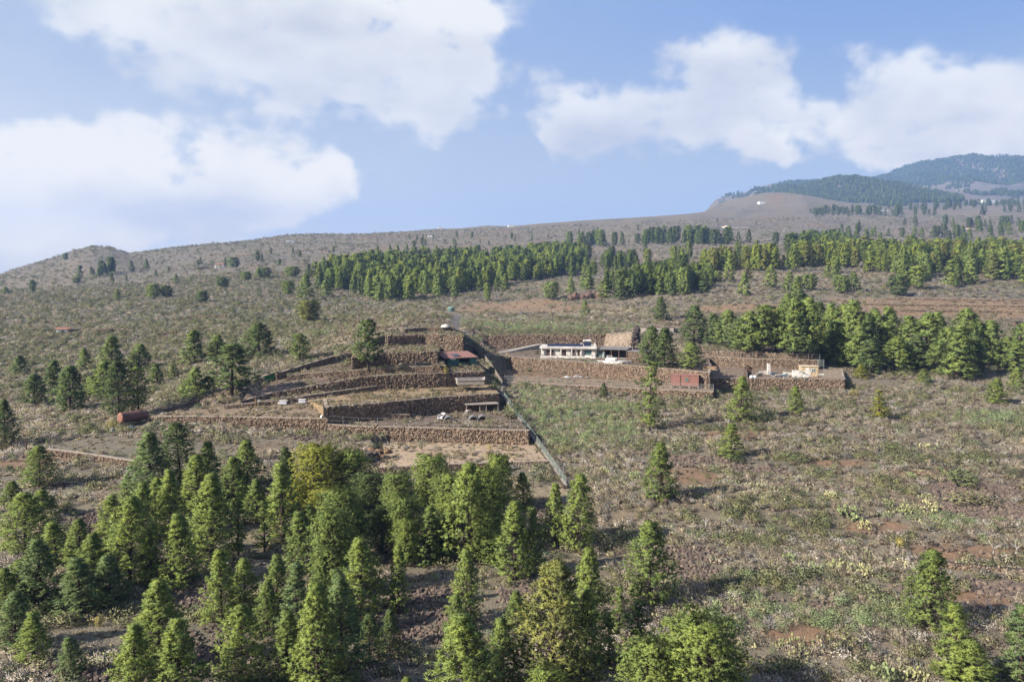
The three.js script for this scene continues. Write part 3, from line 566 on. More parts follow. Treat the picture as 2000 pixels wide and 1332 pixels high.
  for (let i = 0; i < 42000; i++) {                                 // pine woods on the cones and flanks of the mountain
    const d = Math.sqrt(lerp(2500 * 2500, 6100 * 6100, R())), a = lerp(0.3, 0.84, R()) + R() * 0.06, x = a * d, z = -d, on = FAR.some((M) => ((x - M.x) / M.r) ** 2 + ((z - M.z) / M.rd) ** 2 < 2.4);
    const cone = ((x - MOUNDS[0].x) / MOUNDS[0].r) ** 2 + ((z - MOUNDS[0].z) / MOUNDS[0].rd) ** 2 < 2.2;
    if (cone || (!on && fbm(x / 260, z / 420, 4, 41) < 0.20 + (R() - 0.5) * 0.16)) continue;
    mass.push({ x, z, y: landRaw(x, z), h: 13 + R() * 9, hue: R() < 0.5 ? 'mid' : 'dark', q: 0.6 + R() * 0.4 });
  }
  for (const M of FAR) for (let i = 0; i < 5200; i++) { const r = Math.sqrt(R()) * 1.55, t = R() * 6.2832, x = M.x + Math.cos(t) * r * M.r, z = M.z + Math.sin(t) * r * M.rd; if (fbm(x / 120, z / 120, 2, 43) > -0.3) mass.push({ x, z, y: landRaw(x, z), h: 12 + R() * 8, hue: R() < 0.4 ? 'mid' : 'dark', q: 0.7 + R() * 0.3 }); }
  const wood = new THREE.Group(); wood.name = 'pine_wood'; scene.add(wood); tag(wood, 'mass of green pines covering the middle distance and far slopes', 'wood', null, 'stuff');
  const kinds = [['cone', 0], ['dome', 1], ['broad', 2], ['slim', 3]];
  const base = needle(0.125, 0.125, 0.115), tint = { bright: [1.7, 2.05, 0.52], mid: [1.3, 1.7, 0.5], dark: [0.8, 1.1, 0.42], blue: [0.95, 1.3, 0.6], olive: [1.6, 1.65, 0.55], yellow: [2, 2.1, 0.4] };
  kinds.forEach(([kind, v], k) => {
    const list = mass.filter((_, i) => i % 4 === k), g = pineProto(kind, v, 2), crown = new THREE.InstancedMesh(g.crown, base, list.length), trunk = new THREE.InstancedMesh(g.trunk, barkMat, list.length), m = new THREE.Matrix4(), q = new THREE.Quaternion();
    list.forEach((t, i) => {
      const w = t.h * lerp(0.46, 0.66, t.q) / { cone: 4.7, dome: 6, broad: 5.6, slim: 3.6 }[kind];
      m.compose(V(t.x, t.y - 0.2, t.z), q.setFromAxisAngle(UP, t.q * 40), V(w, t.h / 10, w)); crown.setMatrixAt(i, m); trunk.setMatrixAt(i, m);
      const c = tint[t.hue], s = 0.85 + R() * 0.35; crown.setColorAt(i, rgb(c[0] * s, c[1] * s, c[2] * s));
    });
    crown.name = 'crown'; trunk.name = 'trunk'; wood.add(shadows(crown), shadows(trunk)); tag(crown, null, null, null, 'stuff'); tag(trunk, null, null, null, 'stuff');
  });
  console.log('trees', treeCount, 'mass', mass.length);
}

// ---------------------------------------------------------------- scrub: dry brush, green bushes, spurge domes, prickly pears, straw, stones
function brushGeo(seed, n, len, wid, spread) { const R = rng(seed), L = new Leaves(); for (let i = 0; i < n; i++) { const d = rdir(R); d.y = Math.abs(d.y) * 0.9 + 0.12; d.normalize(); const s = rdir(R).cross(d).normalize(), b = V((R() - 0.5) * spread, 0.02 + R() * 0.14, (R() - 0.5) * spread), t = 0.7 + R() * 0.6; L.blade(b, d, len * (0.6 + R() * 0.6), wid * (0.6 + R() * 0.8), d.clone().add(V(0, 0.7, 0)).normalize(), [t, t, t * (0.9 + R() * 0.1)], s); } return L.geo(); }
function bushGeo(seed, n, size, flat, pointy) { const R = rng(seed), L = new Leaves(), lobes = Array.from({ length: 5 }, () => V((R() - 0.5) * 0.75, 0.26 + R() * 0.26, (R() - 0.5) * 0.75)); for (let i = 0; i < n; i++) { const c0 = lobes[i % 5], o = rdir(R), r = 0.22 + R() * 0.12, c = c0.clone().addScaledVector(o, r); if (c.y < 0.02) c.y = 0.02 + R() * 0.1; c.y *= flat; const nn = o.clone().add(V(0, 0.5, 0)).normalize(), d = rdir(R).addScaledVector(o, pointy).normalize(), s = rdir(R).cross(d).normalize(), t = 0.7 + R() * 0.6; L.blade(c, d, size * (0.7 + R() * 0.6), size * 0.55, nn, [t, t, t], s); } return L.geo(); }
function padGeo(r, seed) { const R = rng(seed), g = new THREE.SphereGeometry(1, 6, 4); g.scale(r * 0.72, r, r * 0.17); g.translate(0, r * 0.9, 0); g.rotateZ((R() - 0.5) * 1.3); g.rotateX((R() - 0.5) * 0.9); g.rotateY(R() * 6.28); return g; }
function cactusGeo(seed, n) { const R = rng(seed), gs = []; for (let i = 0; i < n; i++) { const a = R() * 6.28, q = Math.sqrt(R()) * 0.75, tier = Math.floor(R() * 3); gs.push(padGeo(0.085 + R() * 0.04, seed * 50 + i).translate(Math.cos(a) * q, tier * 0.15, Math.sin(a) * q)); } const g = mergeGeometries(gs), c = new Float32Array(g.attributes.position.count * 3); let k = 1; for (let i = 0; i < g.attributes.position.count; i++) { if (i % 35 === 0) k = 0.65 + R() * 0.65; c[i * 3] = k; c[i * 3 + 1] = k * (0.96 + 0.06 * R()); c[i * 3 + 2] = k * 0.9; } g.setAttribute('color', new THREE.BufferAttribute(c, 3)); return g; }
function rockGeo(seed, sx = 1, sy = 0.8, sz = 0.9, det = 0) { const R = rng(seed), g = new THREE.IcosahedronGeometry(0.5, det), p = g.attributes.position, key = {}; for (let i = 0; i < p.count; i++) { const k = [p.getX(i), p.getY(i), p.getZ(i)].map((q) => q.toFixed(3)).join(), m = key[k] ??= 0.78 + R() * 0.4; p.setXYZ(i, p.getX(i) * m * sx, p.getY(i) * m * sy, p.getZ(i) * m * sz); } g.computeVertexNormals(); return metricUV(g); }
const vcol = (o = {}) => new THREE.MeshStandardMaterial({ color: rgb(1, 1, 1), vertexColors: true, roughness: 0.95, ...o });
const scrubMat = vcol(), stoneMat = new THREE.MeshStandardMaterial({ color: rgb(1, 1, 1), roughness: 1, map: rep(wearMap, 0.8) });
const SCRUB = {
  dry_brush: { geos: [brushGeo(1, 110, 0.50, 0.06, 0.7), brushGeo(2, 100, 0.56, 0.055, 0.8), brushGeo(3, 120, 0.42, 0.065, 0.9), bushGeo(4, 240, 0.10, 0.8, 0.9), bushGeo(5, 240, 0.09, 0.95, 0.8)], tints: [[0.31, 0.255, 0.195], [0.35, 0.29, 0.22], [0.27, 0.215, 0.155], [0.38, 0.34, 0.295], [0.29, 0.25, 0.15]], label: 'grey-brown leafless brush spread over the slopes', category: 'brush' },
  green_bush: { geos: [bushGeo(11, 260, 0.105, 1.0, 0.6), bushGeo(12, 250, 0.11, 0.8, 0.8), bushGeo(13, 270, 0.10, 0.9, 0.5)], tints: [[0.15, 0.155, 0.068], [0.18, 0.175, 0.075], [0.12, 0.135, 0.062], [0.20, 0.19, 0.10]], label: 'olive green bushes spread over the slopes', category: 'bushes' },
  spurge: { geos: [bushGeo(21, 260, 0.09, 0.85, 1.2), bushGeo(22, 260, 0.085, 0.95, 1.0)], tints: [[0.21, 0.27, 0.12], [0.235, 0.275, 0.13], [0.19, 0.24, 0.11], [0.25, 0.26, 0.115]], label: 'pale green rounded spurge bushes between the dry brush', category: 'bushes' },
  prickly_pear: { geos: [cactusGeo(31, 16), cactusGeo(32, 20)], tints: [[0.24, 0.24, 0.14], [0.30, 0.285, 0.175], [0.18, 0.205, 0.115], [0.27, 0.25, 0.18]], label: 'pale yellow-green prickly pears scattered over the scrub', category: 'cacti' },
  straw_tuft: { geos: [brushGeo(41, 26, 0.42, 0.08, 0.4), brushGeo(42, 30, 0.36, 0.09, 0.6)], tints: [[0.28, 0.225, 0.13], [0.24, 0.185, 0.105], [0.32, 0.26, 0.16]], label: 'straw-coloured dry grass on terraces and clearings', category: 'grass' },
  loose_stones: { geos: [rockGeo(51), rockGeo(52, 1.2, 0.7, 0.8)], tints: [[0.16, 0.125, 0.10], [0.13, 0.10, 0.082], [0.20, 0.155, 0.12], [0.11, 0.085, 0.075]], label: 'loose brown stones lying on the ground', category: 'stones', mat: stoneMat },
};
for (const k in SCRUB) SCRUB[k].list = [];
{
  const R = rng(4242), tau = 6.2832;
  const zCactus = [[1500, 960, 9, 5], [1590, 975, 10, 4], [1690, 1015, 6, 3], [1640, 1110, 9, 3], [1560, 1105, 6, 3], [1760, 1010, 7, 4], [1820, 985, 7, 4], [1780, 925, 8, 6], [1560, 935, 5, 3], [1400, 880, 9, 6], [1330, 870, 9, 6], [1370, 960, 7, 5], [1240, 940, 9, 6], [1190, 925, 7, 5], [1120, 880, 7, 6], [1850, 870, 10, 6], [1530, 1270, 4, 2.5], [1560, 1300, 4, 2], [1760, 1315, 5, 2], [1345, 1180, 7, 3], [1310, 1200, 4, 2], [1890, 1220, 4, 2], [1290, 800, 10, 8], [1040, 620, 30, 20], [960, 625, 24, 18], [1250, 610, 30, 16], [1200, 615, 24, 14], [1390, 790, 10, 8], [1150, 770, 8, 6], [1960, 1000, 6, 4]].map((q) => zone(...q));
  const zSpurge = [[1080, 810, 18, 14], [1130, 850, 16, 12], [1050, 770, 9, 8], [1180, 800, 12, 10], [1600, 1200, 14, 5], [1420, 1220, 8, 4], [1950, 820, 14, 10], [1850, 1010, 10, 5], [1000, 640, 34, 20], [1110, 645, 36, 16], [700, 640, 30, 24], [900, 615, 26, 20], [1170, 560, 40, 26]].map((q) => zone(...q));
  const zRubble = [[250, 1005, 7, 6], [200, 1020, 6, 5], [300, 985, 6, 4], [385, 1165, 3.5, 3], [400, 1260, 4, 3], [850, 1165, 5, 3], [800, 1180, 3.5, 2], [1020, 1165, 4, 3], [830, 1230, 5, 3], [760, 1240, 5, 3], [860, 1215, 4, 3], [420, 1290, 4, 2.5], [180, 1320, 6, 2], [1340, 1120, 6, 3], [1900, 960, 12, 6], [1940, 1000, 12, 5], [1350, 900, 10, 6], [1480, 920, 8, 4], [1640, 1185, 6, 2], [1320, 1085, 8, 3], [1060, 1000, 3, 3], [670, 900, 6, 4], [620, 855, 8, 3], [1960, 1150, 6, 3]].map((q) => zone(...q));
  const zBare = [[760, 1215, 7, 4], [880, 1190, 8, 3], [480, 1250, 6, 4], [150, 1250, 8, 4], [380, 880, 20, 9], [560, 870, 14, 8], [200, 870, 18, 8], [1120, 1110, 7, 5], [500, 1120, 6, 3], [1720, 748, 14, 8], [250, 905, 6, 3], [960, 1165, 5, 3], [1000, 960, 9, 7], [745, 990, 5, 5]].map((q) => zone(...q));
  const best = (Z, x, z) => { let m = 0; for (const q of Z) m = Math.max(m, inZone(q, x, z)); return m; };
  const ROWS = [[[1330, 912], [1460, 905], [1600, 915]], [[1560, 945], [1700, 958], [1830, 990]], [[1650, 1040], [1760, 1046], [1860, 1060]], [[1800, 1072], [1900, 1080], [2000, 1096]], [[1480, 1178], [1560, 1172], [1640, 1188]], [[1380, 1290], [1480, 1286], [1560, 1292]], [[1850, 905], [1930, 925], [2000, 950]], [[1440, 845], [1600, 850], [1740, 862]], [[1700, 800], [1850, 812], [2000, 830]], [[1180, 880], [1260, 874], [1340, 880]], [[1500, 1000], [1640, 1006], [1760, 1020]], [[1200, 1010], [1320, 1000], [1420, 1010]]].map((L) => L.map(([u, v]) => at(u, v)));
  const put = (kind, x, z, s, y = surf(x, z)) => SCRUB[kind].list.push([x, y - 0.03 * s, z, s]);
  const sow = (d0, d1, perM2, size) => {                            // scatter over the fan between two distances
    const area = 0.82 * (d1 * d1 - d0 * d0), n = Math.round(area * perM2);
    for (let i = 0; i < n; i++) {
      const d = Math.sqrt(lerp(d0 * d0, d1 * d1, R())), a = (R() * 2 - 1) * 0.82, x = a * d, z = -d;
      if (d > 95 && d < 330 && terraceAt(x, z) > -1e9) continue;
      if (d > 205 && d < 400 && segDist(x, z, road) < 2.6) continue;
      let strip = false; if (d < 190 && a > 0.1) for (const P of ROWS) if (segDist(x, z, P) < 0.9 + 0.5 * Math.sin(x)) strip = true; if (strip) { if (R() < 0.12) put('straw_tuft', x, z, 0.6); continue; }
      const y = d > 95 && d < 330 ? land(x, z) : landRaw(x, z);
      const bare = best(zBare, x, z), rub = best(zRubble, x, z), cac = best(zCactus, x, z), spu = best(zSpurge, x, z), o = cover(x, z, d);
      const clump = fbm(x / (6 * size), z / (3.6 * size), 3, 61) - 0.06 * sstep(180, 500, d), veg = fbm(x / (20 * size), z / (8 * size), 3, 66) - 0.02 * sstep(180, 500, d), r = R(), w = R();
      if (rub > 0.15 + w * 0.3) { if (d < 200) for (let k = 0; k < 5; k++) put('loose_stones', x + (R() - 0.5) * 1.4, z + (R() - 0.5) * 1.4, 0.28 + R() * 0.5, y + 0.04); continue; }
      if (bare > 0.2 + w * 0.25) { if (r < 0.35) put('straw_tuft', x, z, (0.5 + R() * 0.5) * size, y); continue; }
      const lowerGrove = d < 112 && a < 0.1 ? 1 : 0;
      if (clump < -0.09 - 0.1 * w - 0.1 * sstep(0.08, 0.3, -a) * sstep(150, 220, d) + lowerGrove * 0.14 && !spu) { if (w < 0.08) put('loose_stones', x, z, 0.3 + R() * 0.45, y + 0.05); else if (w < 0.25) put('straw_tuft', x, z, (0.6 + R() * 0.6) * size, y); continue; }
      if ((o.red > 0.4 || o.orange > 0.22 + 0.2 * w) && R() < 0.85) { if (w < 0.15) put('straw_tuft', x, z, 0.8 * size, y); continue; }
      if (o.straw > 0.2 + w * 0.25 && R() < 0.85) { put('straw_tuft', x, z, (0.8 + R() * 0.7) * size, y); continue; }
      if (cac > 0.12 && clump > -0.05 && r < 0.08 + cac * 0.32) { put('prickly_pear', x, z, (0.8 + R() * 0.9) * Math.min(size, 1.7), y); continue; }
      if (spu > 0.15 && r < 0.2 + spu * 0.55) { put('spurge', x, z, (0.8 + R() * 1.1) * size, y); continue; }
      if (r < 0.035) put('spurge', x, z, (0.8 + R() * 0.9) * size, y);
      else if (r < 0.05) put('prickly_pear', x, z, (0.8 + R() * 0.6) * Math.min(size, 1.6), y);
      else if (r < 0.06 + clamp(veg * 3.2, 0, 0.55) + 0.26 * sstep(0.08, 0.3, -a) * sstep(150, 220, d) + 0.12 * lowerGrove) put('green_bush', x, z, (0.8 + R() * R() * 2.1) * size, y);
      else put('dry_brush', x, z, (0.75 + R() * 0.9) * size, y);
    }
  };
  sow(40, 105, 2.2, 0.85); sow(105, 190, 1.3, 1.0); sow(190, 330, 0.5, 1.2); sow(330, 700, 0.12, 1.6); sow(700, 1600, 0.011, 2.5);
  for (const P of ROWS) {
    for (let i = 0; i < 2; i++) { const n = Math.round(P[i].distanceTo(P[i + 1]) * 3.2); for (let k = 0; k < n; k++) { const t = R(), x = lerp(P[i].x, P[i + 1].x, t), z = lerp(P[i].z, P[i + 1].z, t) + (R() - 0.5) * 0.9; if (fbm(x / 6, z / 6, 2, 81) > -0.12) put('loose_stones', x, z, 0.25 + R() * 0.4, landRaw(x, z) + 0.1 + R() * 0.15); } }
  }
  // floors of the terraces: straw, dry brush, a few green plants
  const dens = { orchard: [0.9, 0.1, 0.03], kennel: [0.8, 0.5, 0.05], lower_left: [1.0, 0.35, 0.03], straw: [2.2, 0.3, 0.04], narrow: [0.9, 0.4, 0.15], path: [0.35, 0.25, 0.12], pine: [0.9, 0.3, 0.12], upper: [0.8, 0.4, 0.12], shed: [0.4, 0.3, 0.25], top: [0.3, 0.3, 0.1], dome: [0.3, 0.2, 0.05], lower_right: [0.25, 0.1, 0.03], house: [0.08, 0.06, 0.02], bank: [0.2, 0.5, 0.9], yard: [0.03, 0.02, 0], back: [0.5, 0.3, 0.05], grove: [0.5, 0.3, 0.15] };
  for (const T of TERRACES) {
    const [ds, db, dg] = dens[T.key].map((q) => q * 1.5), A = (T.hi[0] - T.lo[0]) * (T.hi[1] - T.lo[1]);
    for (const [kind, k, s] of [['straw_tuft', ds, 0.9], ['dry_brush', db, 0.8], ['green_bush', dg, 1.0]]) for (let i = 0; i < A * k; i++) { const x = lerp(T.lo[0], T.hi[0], R()), z = lerp(T.lo[1], T.hi[1], R()), y = terraceAt(x, z); if (y < -1e9 || fbm(x / 5, z / 4, 2, 71) < -0.12 + R() * 0.2) continue; let own = false; for (const [a, b, c] of T.tris) { const det = (b.z - c.z) * (a.x - c.x) + (c.x - b.x) * (a.z - c.z), l1 = ((b.z - c.z) * (x - c.x) + (c.x - b.x) * (z - c.z)) / det, l2 = ((c.z - a.z) * (x - c.x) + (a.x - c.x) * (z - c.z)) / det; if (l1 > 0 && l2 > 0 && l1 + l2 < 1) own = true; } if (own) put(kind, x, z, s * (0.5 + R() * 0.8), y); }
  }
  const m = new THREE.Matrix4(), q = new THREE.Quaternion(), e = new THREE.Euler(); let total = 0;
  for (const name in SCRUB) {
    const K = SCRUB[name], root = new THREE.Group(); root.name = name; scene.add(root); tag(root, K.label, K.category, null, 'stuff'); total += K.list.length;
    K.geos.forEach((g, gi) => {
      const list = K.list.filter((_, i) => i % K.geos.length === gi), im = new THREE.InstancedMesh(g, K.mat || scrubMat, list.length);
      list.forEach(([x, y, z, s], i) => { const t = K.tints[Math.floor(R() * K.tints.length)], k = 0.8 + R() * 0.45, stone = K.mat; m.compose(V(x, y, z), q.setFromEuler(e.set(stone ? R() * 6 : (R() - 0.5) * 0.25, R() * tau, stone ? R() * 6 : (R() - 0.5) * 0.25)), V(s * (0.8 + R() * 0.5), s * (0.75 + R() * 0.5), s * (0.8 + R() * 0.5))); im.setMatrixAt(i, m); im.setColorAt(i, rgb(t[0] * k, t[1] * k, t[2] * k)); });
      im.name = name === 'loose_stones' ? 'stone' : 'clump'; root.add(shadows(im)); tag(im, null, null, null, 'stuff');
    });
  }
  console.log('scrub', total);
}

// ---------------------------------------------------------------- walls of field stone, fences
const rockGeos = [rockGeo(61, 1.15, 0.85, 0.7), rockGeo(62, 1, 0.95, 0.75), rockGeo(63, 1.3, 0.75, 0.7), rockGeo(64, 0.95, 0.8, 0.8, 0)];
const coreMat = soil(0.085, 0.062, 0.045, 0.4), copingMat = std(0.40, 0.345, 0.285, { map: rep(wearMap, 0.7) });
const STONE_TONES = {
  warm: [[0.285, 0.212, 0.15], [0.23, 0.17, 0.122], [0.345, 0.275, 0.205], [0.18, 0.135, 0.1], [0.27, 0.203, 0.145], [0.305, 0.24, 0.185]],
  pale: [[0.36, 0.30, 0.23], [0.31, 0.25, 0.19], [0.42, 0.36, 0.28], [0.27, 0.21, 0.155], [0.24, 0.19, 0.15]],
};
const wallR = rng(909);
// pts: points of the top edge from left to right as the camera sees them; foot(p) gives the height at the wall's foot
function stoneWall(label, pts, o = {}) {
  const root = new THREE.Group(); root.name = numbered('stone_wall'); scene.add(root); root.position.copy(pts[0]);
  const { tone = 'warm', size: size0 = 0.46, coping = true, lean = 0, foot, thick = 0.6, drop = 0, lip = 0.16 } = o, size = size0 * 0.84, core = [], cop = [], spots = [], R = wallR;
  const runs = [];
  for (let i = 0; i < pts.length - 1; i++) { const n = Math.max(1, Math.round(pts[i].distanceTo(pts[i + 1]) / 3.2)); for (let k = 0; k < n; k++) runs.push([pts[i].clone().lerp(pts[i + 1], k / n), pts[i].clone().lerp(pts[i + 1], (k + 1) / n)]); }
  for (const [a, b] of runs) {
    const dx = b.x - a.x, dz = b.z - a.z, len = Math.hypot(dx, dz), ry = Math.atan2(-dz, dx), nx = -dz / len, nz = dx / len, mid = a.clone().add(b).multiplyScalar(0.5).sub(root.position);
    const f = (p) => Math.min(p.y - 0.25, foot ? foot(p) : Math.min(surf(p.x + nx * 1.3, p.z + nz * 1.3), p.y - (o.min || 0.5))) - drop, fa = f(a), fb = f(b), low = Math.min(fa, fb) - 0.6, top = (a.y + b.y) / 2 + lip;
    const slope = Math.atan2(b.y - a.y, len);
    core.push(bx(len + 0.04, top - low, thick, 0, (top - low) / 2, -thick / 2, 0).rotateZ(0).rotateY(ry).translate(mid.x, low - root.position.y, mid.z));
    if (coping) cop.push(bx(len * 1.015, 0.09, thick + 0.06, 0, 0, -thick / 2 + 0.06, ry, 0, slope).translate(mid.x, top - root.position.y + 0.048, mid.z));
    const hgt = (a.y + b.y) / 2 + lip - (fa + fb) / 2, rows = Math.max(1, Math.round((hgt + 0.25) / (size * 0.82))), colsN = Math.max(1, Math.round(len / size));
    for (let r = 0; r < rows; r++) for (let c = 0; c < colsN; c++) {
      const t = (c + 0.5 * (r % 2) + (R() - 0.5) * 0.5) / colsN, y = (r + 0.45 + (R() - 0.5) * 0.4) * (hgt + 0.25) / rows - 0.25, k = lerp(fa, fb, t) + y, out = 0.02 + (R() - 0.3) * 0.12 + lean * (hgt - y);
      spots.push([a.x + dx * t + nx * out - root.position.x, k - root.position.y, a.z + dz * t + nz * out - root.position.z, ry]);
    }
  }
  if (!coping) for (const [a, b] of runs) for (let k = 0; k < 7; k++) { const t = R(); if (R() < 0.6) spots.push([lerp(a.x, b.x, t) - root.position.x, lerp(a.y, b.y, t) + lip + R() * size * 0.5 - root.position.y, lerp(a.z, b.z, t) - R() * 0.5 - root.position.z, R() * 3]); }
  part('core', core, coreMat, root);
  if (coping) part('coping', cop, copingMat, root);
  rockGeos.forEach((g, gi) => {
    const list = spots.filter((_, i) => i % rockGeos.length === gi); if (!list.length) return;
    const im = new THREE.InstancedMesh(g, stoneMat, list.length), m = new THREE.Matrix4(), q = new THREE.Quaternion(), q2 = new THREE.Quaternion();
    list.forEach(([x, y, z, ry], i) => { const s = size * (0.65 + R() * 0.95), t = STONE_TONES[tone][Math.floor(R() * STONE_TONES[tone].length)], k = 0.8 + R() * 0.45; q.setFromAxisAngle(UP, ry).multiply(q2.setFromEuler(new THREE.Euler((R() - 0.5) * 0.8, (R() - 0.5) * 0.8, R() * 6.28))); m.compose(V(x, y, z), q, V(s * 1.1, s, s)); im.setMatrixAt(i, m); im.setColorAt(i, rgb(t[0] * k, t[1] * k, t[2] * k)); });
    im.name = 'stones'; root.add(shadows(im)); tag(im, null, null, null, 'stuff');
  });
  return tag(root, label, 'wall', o.group, 'thing');
}
const front = (key, from, to) => terrace[key].p.slice(from, to + 1).map((p) => p.clone());
const G = 'field stone retaining walls of the terraces';
const W = {};
W.orchard = stoneWall('low stone wall along the front of the pale orchard field', front('orchard', 0, 2), { size: 0.36, coping: true, group: G });
W.kennel = stoneWall('long stone wall between the orchard field and the animal shelters', front('kennel', 0, 3), { size: 0.48, tone: 'warm', group: G });
W.left = stoneWall('stone wall in front of the lower left field, starting at the rusty tank', front('lower_left', 0, 2), { size: 0.46, tone: 'warm', group: G });
W.straw = stoneWall('tall shaded stone wall behind the animal shelters', front('straw', 0, 3), { size: 0.5, tone: 'warm', group: G });
W.ledge = stoneWall('low ledge wall at the foot of the tall shaded wall, left part', [[640, 808, -22.4], [700, 809, -22.8], [800, 812, -23.6]].map((q) => level(...q)), { size: 0.4, tone: 'warm', group: G });
W.return = stoneWall('short return wall at the left end of the straw field', [[632, 782, -21.0], [638, 798, -20.9]].map((q) => level(...q)).reverse(), { size: 0.4, tone: 'warm', foot: (p) => p.y - 1, group: G });
W.narrow = stoneWall('low dark wall above the straw field', front('narrow', 0, 6), { size: 0.4, tone: 'warm', group: G });
W.path = stoneWall('high dark wall carrying the garden path, left of centre', front('path', 0, 6), { size: 0.5, tone: 'warm', group: G });
W.pine = stoneWall('low kerb wall at the foot of the tall open pine', front('pine', 0, 4), { size: 0.36, tone: 'warm', group: G });
W.upper = stoneWall('tall wall with pale stones left of the red-roofed shed', front('upper', 0, 2), { size: 0.52, tone: 'warm', coping: false, group: G });
W.top = stoneWall('upper wall of pale boulders below the white dome', front('top', 0, 2), { size: 0.55, tone: 'warm', coping: false, group: G });
W.dome = stoneWall('topmost low stone wall, the white dome just above it', front('dome', 0, 2), { size: 0.4, tone: 'warm', group: G });
W.lowerRight = stoneWall('stone wall under the fenced yard below the house', front('lower_right', 0, 3), { size: 0.5, tone: 'warm', min: 2.2, group: G });
W.house = stoneWall('long high stone wall in front of the white house', front('house', 0, 5), { size: 0.46, tone: 'warm', group: G });
W.houseEnd = stoneWall('end of the house wall beside the red cabin', [terrace.house.p[5], terrace.house.p[6]].map((p) => p.clone()), { size: 0.46, tone: 'warm', foot: () => EYE - 21.4, group: G });
W.bank = stoneWall('dark embankment behind the white house', front('bank', 0, 2), { size: 0.6, tone: 'warm', coping: false, lean: 0.18, group: G });
W.yard = stoneWall('stone wall under the builder\'s yard with the cream cabin', front('yard', 0, 2), { size: 0.5, tone: 'warm', min: 2.6, group: G });
W.yardEnd = stoneWall('shaded right end wall of the builder\'s yard', front('yard', 2, 4), { size: 0.5, tone: 'warm', min: 2.4, group: G });
W.back = stoneWall('stone wall behind the builder\'s yard, lower of two', front('back', 0, 2), { size: 0.46, tone: 'warm', group: G });
W.grove = stoneWall('stone wall behind the builder\'s yard, upper of two', front('grove', 0, 2), { size: 0.46, tone: 'warm', coping: false, group: G });
const edgePts = [[304, 809], [370, 790], [441, 769], [490, 749], [539, 730]].map(([u, v]) => at(u, v));
W.edge = stoneWall('low boundary wall climbing from the rusty tank to the green tank', edgePts.map((p) => p.setY(p.y + 0.45)), { size: 0.34, tone: 'warm', foot: (p) => p.y - 0.7, group: G });
W.edgeUp = stoneWall('long dark boundary wall climbing right from the green tank', [[540, 730.5, -17.3], [590, 715, -16.0], [640, 700, -14.7], [684, 685, -13.5]].map((q) => level(...q)), { size: 0.46, tone: 'warm', foot: (p) => p.y - lerp(1.2, 3.2, clamp((p.x + 57) / 14)), group: G });
W.bottom = stoneWall('stone wall at the left below the tank field', [[56, 878], [150, 890], [200, 897], [262, 907]].map(([u, v]) => { const p = at(u, v + 7); return p.setY(p.y + 0.9); }), { size: 0.4, tone: 'warm', foot: (p) => p.y - 1.1, group: G });
const seam = [[926, 689], [960, 724], [981, 757], [979, 772], [1010, 818], [1036, 852], [1070, 902], [1106, 955]].map(([u, v]) => at(u, v));
W.seam = stoneWall('low wall running downhill under the fence between both properties', seam.map((p) => p.clone().setY(p.y + 0.35)).reverse(), { size: 0.34, tone: 'warm', foot: (p) => p.y - 0.7, thick: 0.4, group: G });
W.scrub = stoneWall('tumbled dry-stone row in the scrub at the lower right edge', [[1776, 1095], [1850, 1104], [1930, 1112], [2010, 1120]].map(([u, v]) => { const p = at(u, v + 6); return p.setY(p.y + 0.45); }), { size: 0.3, tone: 'warm', coping: false, foot: (p) => p.y - 0.6, group: G });
W.far1 = stoneWall('dark dry-stone wall in the scrub on the left slope', [[338, 626], [380, 622], [440, 620]].map(([u, v]) => { const p = at(u, v); return p.setY(p.y + 1.2); }), { size: 0.7, tone: 'warm', coping: false, foot: (p) => p.y - 1.4, group: G });
W.far2 = stoneWall('short dark wall left of the row of left pines, higher up', [[180, 653], [220, 650]].map(([u, v]) => { const p = at(u, v); return p.setY(p.y + 1.4); }), { size: 0.7, tone: 'warm', coping: false, foot: (p) => p.y - 1.6, group: G });
W.far3 = stoneWall('short dark wall on the left slope above the tank cluster', [[306, 658], [345, 654]].map(([u, v]) => { const p = at(u, v); return p.setY(p.y + 1.2); }), { size: 0.7, tone: 'warm', coping: false, foot: (p) => p.y - 1.4, group: G });
for (const [u0, u1, v, nm] of [[1730, 2010, 586, 'topmost'], [1690, 2010, 597, 'second'], [1760, 2010, 609, 'third'], [1790, 2010, 622, 'lowest']]) { const P = []; for (let u = u0; u <= u1; u += 40) { const p = at(u, v + (u - u0) * 0.012); P.push(p.setY(p.y + 0.8)); } stoneWall(`long low terrace wall in the tan fields at far right, ${nm} of four`, P, { size: 0.55, tone: 'warm', coping: false, foot: (p) => p.y - 1.1, group: G }); }
W.field1 = stoneWall('dark wall showing between pines above the builder\'s yard, upper', [[1590, 606], [1640, 608]].map(([u, v]) => { const p = at(u, v); return p.setY(p.y + 1.2); }), { size: 0.6, tone: 'warm', coping: false, foot: (p) => p.y - 1.4, group: G });
W.field2 = stoneWall('dark wall showing between pines above the builder\'s yard, lower', [[1588, 617], [1645, 619]].map(([u, v]) => { const p = at(u, v); return p.setY(p.y + 1.1); }), { size: 0.6, tone: 'warm', coping: false, foot: (p) => p.y - 1.3, group: G });

